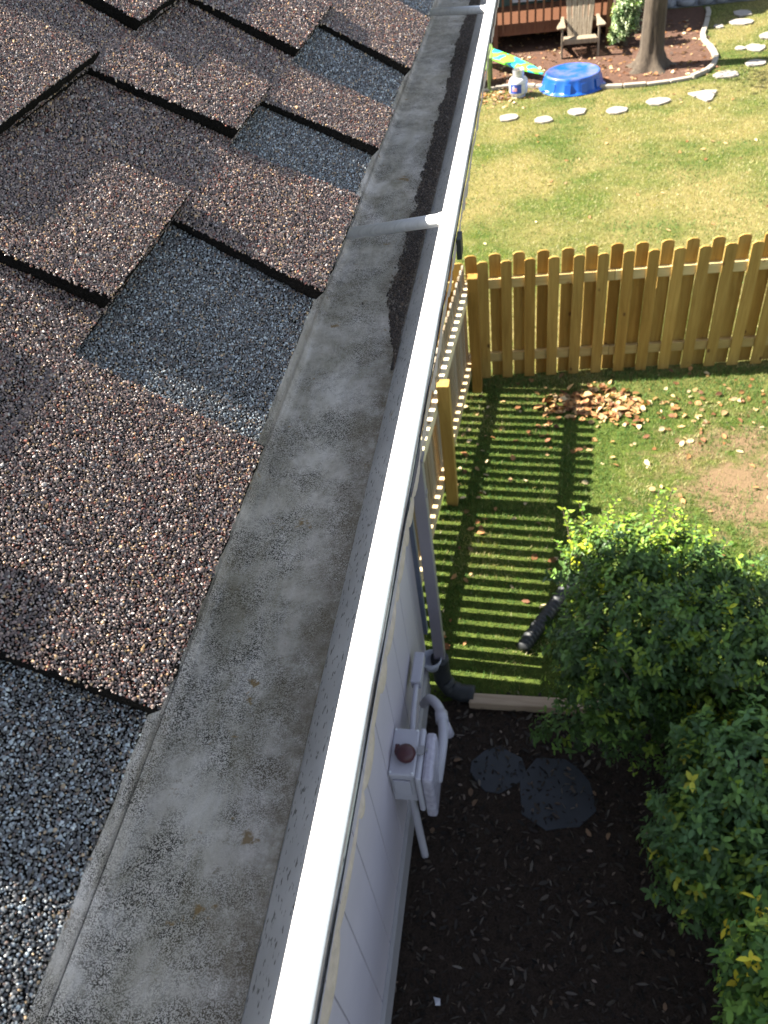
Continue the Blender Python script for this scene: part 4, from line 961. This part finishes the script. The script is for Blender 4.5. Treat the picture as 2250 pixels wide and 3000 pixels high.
# ------------------------------------------------------------------ gas tank
tk = thing('gas_tank', 'white propane tank with blue label standing left of the blue pool', 'gas tank', (-0.38, 14.78, 0))
M_tank = simple('white_tank_enamel', (0.540, 0.540, 0.555), 0.35, 0, 0.05, 10, 0.02)
TC = (-0.38, 14.78, 0)
MB().lathe([(0.105, 0.0), (0.11, 0.03), (0.14, 0.05), (0.155, 0.08), (0.156, 0.235), (0.148, 0.268), (0.12, 0.298), (0.07, 0.318), (0.02, 0.325)], TC, 40).build('body', M_tank, tk, True)
MB().lathe([(0.112, -0.001), (0.114, 0.0), (0.114, 0.028), (0.112, 0.029)], TC, 32).build('foot_ring', M_tank, tk, True)
m = MB(); k = 30
for i in range(k+1):
    a_ = rad(-60-245*0)+(i/k)*rad(360)
    if 0.36 < i/k < 0.64: continue
for (a0, a1) in ((rad(200), rad(340)), (rad(20), rad(160))):
    o0 = len(m.v)
    for i in range(19):
        a_ = a0+(a1-a0)*i/18; c_, s_ = math.cos(a_), math.sin(a_)
        for r, z in ((0.092, 0.31), (0.096, 0.415), (0.101, 0.42), (0.097, 0.31)): m.v.append((TC[0]+r*c_, TC[1]+r*s_, z))
    for i in range(18):
        for q in range(4): a2 = o0+i*4+q; b3 = o0+i*4+(q+1) % 4; m.f.append((a2, b3, b3+4, a2+4))
m.build('collar', simple('grey_collar', (0.45, 0.46, 0.48), 0.35, 0.4), tk)
MB().lathe([(0.022, 0.325), (0.022, 0.36), (0.032, 0.365), (0.034, 0.39), (0.02, 0.395)], TC, 16).build('valve', simple('brass_valve', (0.45, 0.36, 0.18), 0.35, 0.8), tk, True)
def wrap(a0, a1, z0, z1, r, mat, name):
    m = MB(); k = 12
    for i in range(k+1):
        a_ = a0+(a1-a0)*i/k; m.v += [(TC[0]+r*math.cos(a_), TC[1]+r*math.sin(a_), z0), (TC[0]+r*math.cos(a_), TC[1]+r*math.sin(a_), z1)]
    for i in range(k): m.f.append((2*i, 2*i+2, 2*i+3, 2*i+1))
    return m.build(name, mat, tk, True)
wrap(rad(212), rad(290), 0.085, 0.225, 0.1585, simple('blue_label', (0.03, 0.07, 0.35), 0.4, 0, 0.15), 'label_band')
wrap(rad(232), rad(262), 0.12, 0.175, 0.1600, simple('pink_white_label_mark', (0.55, 0.25, 0.25), 0.4, 0, 0.5, 60), 'label_mark')
wrap(rad(236), rad(246), 0.16, 0.20, 0.1610, M_tank, 'label_mark')

# ------------------------------------------------------------------ body board and green chair
M_board, nt, b = node_mat('blue_green_board_print')
vo = nt.nodes.new('ShaderNodeTexVoronoi'); vo.inputs['Scale'].default_value = 6.5; nt.links.new(coords(nt), vo.inputs['Vector'])
sp = nt.nodes.new('ShaderNodeSeparateColor'); nt.links.new(vo.outputs['Color'], sp.inputs[0])
nt.links.new(ramp(nt, sp.outputs[0], [(0.0, (0.16, 0.62, 0.05)), (0.5, (0.03, 0.38, 0.62)), (0.78, (0.22, 0.66, 0.04)), (0.9, (0.04, 0.45, 0.35))], 'CONSTANT'), b.inputs['Base Color'])
b.inputs['Roughness'].default_value = 0.4
tip = Vector((0.03, 15.42, 0.10)); tail = Vector((-1.25, 16.75, 0.30)); ax = (tip-tail); LL = ax.length; ax.normalize()
sd = ax.cross(Vector((0, 0, 1))).normalized(); up = sd.cross(ax)
m = MB(); prof = [(0.0, 0.04), (0.05, 0.10), (0.15, 0.14), (0.35, 0.165), (0.6, 0.16), (0.8, 0.12), (0.93, 0.06), (1.0, 0.012)]
left = [tail+ax*LL*t+sd*w_+up*0.05*(t-.5)**2 for t, w_ in prof]; right = [tail+ax*LL*t-sd*w_+up*0.05*(t-.5)**2 for t, w_ in prof][::-1]
m.prism([p for p in right]+[p for p in left], up*0.045)
bd = m.build('body_board', M_board, None, bevel=0.012, label='blue and green patterned body board leaning behind the gas tank', category='body board')
gc = thing('plastic_chair', 'olive green plastic garden chair mostly hidden behind the gutter edge', 'chair', (-1.15, 15.3, 0))
M_olive = simple('olive_plastic', (0.13, 0.19, 0.05), 0.5, 0, 0.08)
MB().box((-1.40, 15.25, 0.30), (-0.92, 15.70, 0.33)).build('seat', M_olive, gc, bevel=0.008)
MB().prism([(-1.38, 15.70, 0.30), (-0.94, 15.70, 0.30), (-0.98, 15.92, 0.82), (-1.34, 15.92, 0.82)], (0, 0.02, 0)).build('backrest', M_olive, gc, bevel=0.006)
for s in (-1, 1):
    cx = -1.16+s*0.27
    MB().prism([(cx-0.05, 15.10, 0.52), (cx+0.055, 15.10, 0.52), (cx+0.05, 15.6, 0.54), (cx+0.02, 15.85, 0.55), (cx-0.03, 15.85, 0.55)], (0, 0, 0.02)).build('armrest', M_olive, gc, bevel=0.006)
    for y in (15.16, 15.78):
        MB().box((cx-0.025, y-.03, 0.012), (cx+0.025, y+.03, 0.517)).build('leg', M_olive, gc, bevel=0.006)
    MB().box((cx-0.035, 15.08, 0.0), (cx+0.05, 15.24, 0.012)).build('foot', M_olive, gc)
# small pale scrap on the mulch
SX, SY = -0.444, 1.092
m = MB()
for dz in (0, -0.002):
    m.add([(SX-0.02, SY+0.02, 0.03+dz), (SX+0.015, SY+0.015, 0.035+dz), (SX+0.018, SY-0.015, 0.032+dz), (SX-0.005, SY-0.02, 0.045+dz), (SX-0.01, SY, 0.04+dz)], [(0, 1, 2, 3, 4) if dz == 0 else (4, 3, 2, 1, 0)])
m.build('paper_scrap', simple('white_paper', (0.45, 0.45, 0.5)), None, label='small torn white paper scrap on the dark mulch', category='litter')
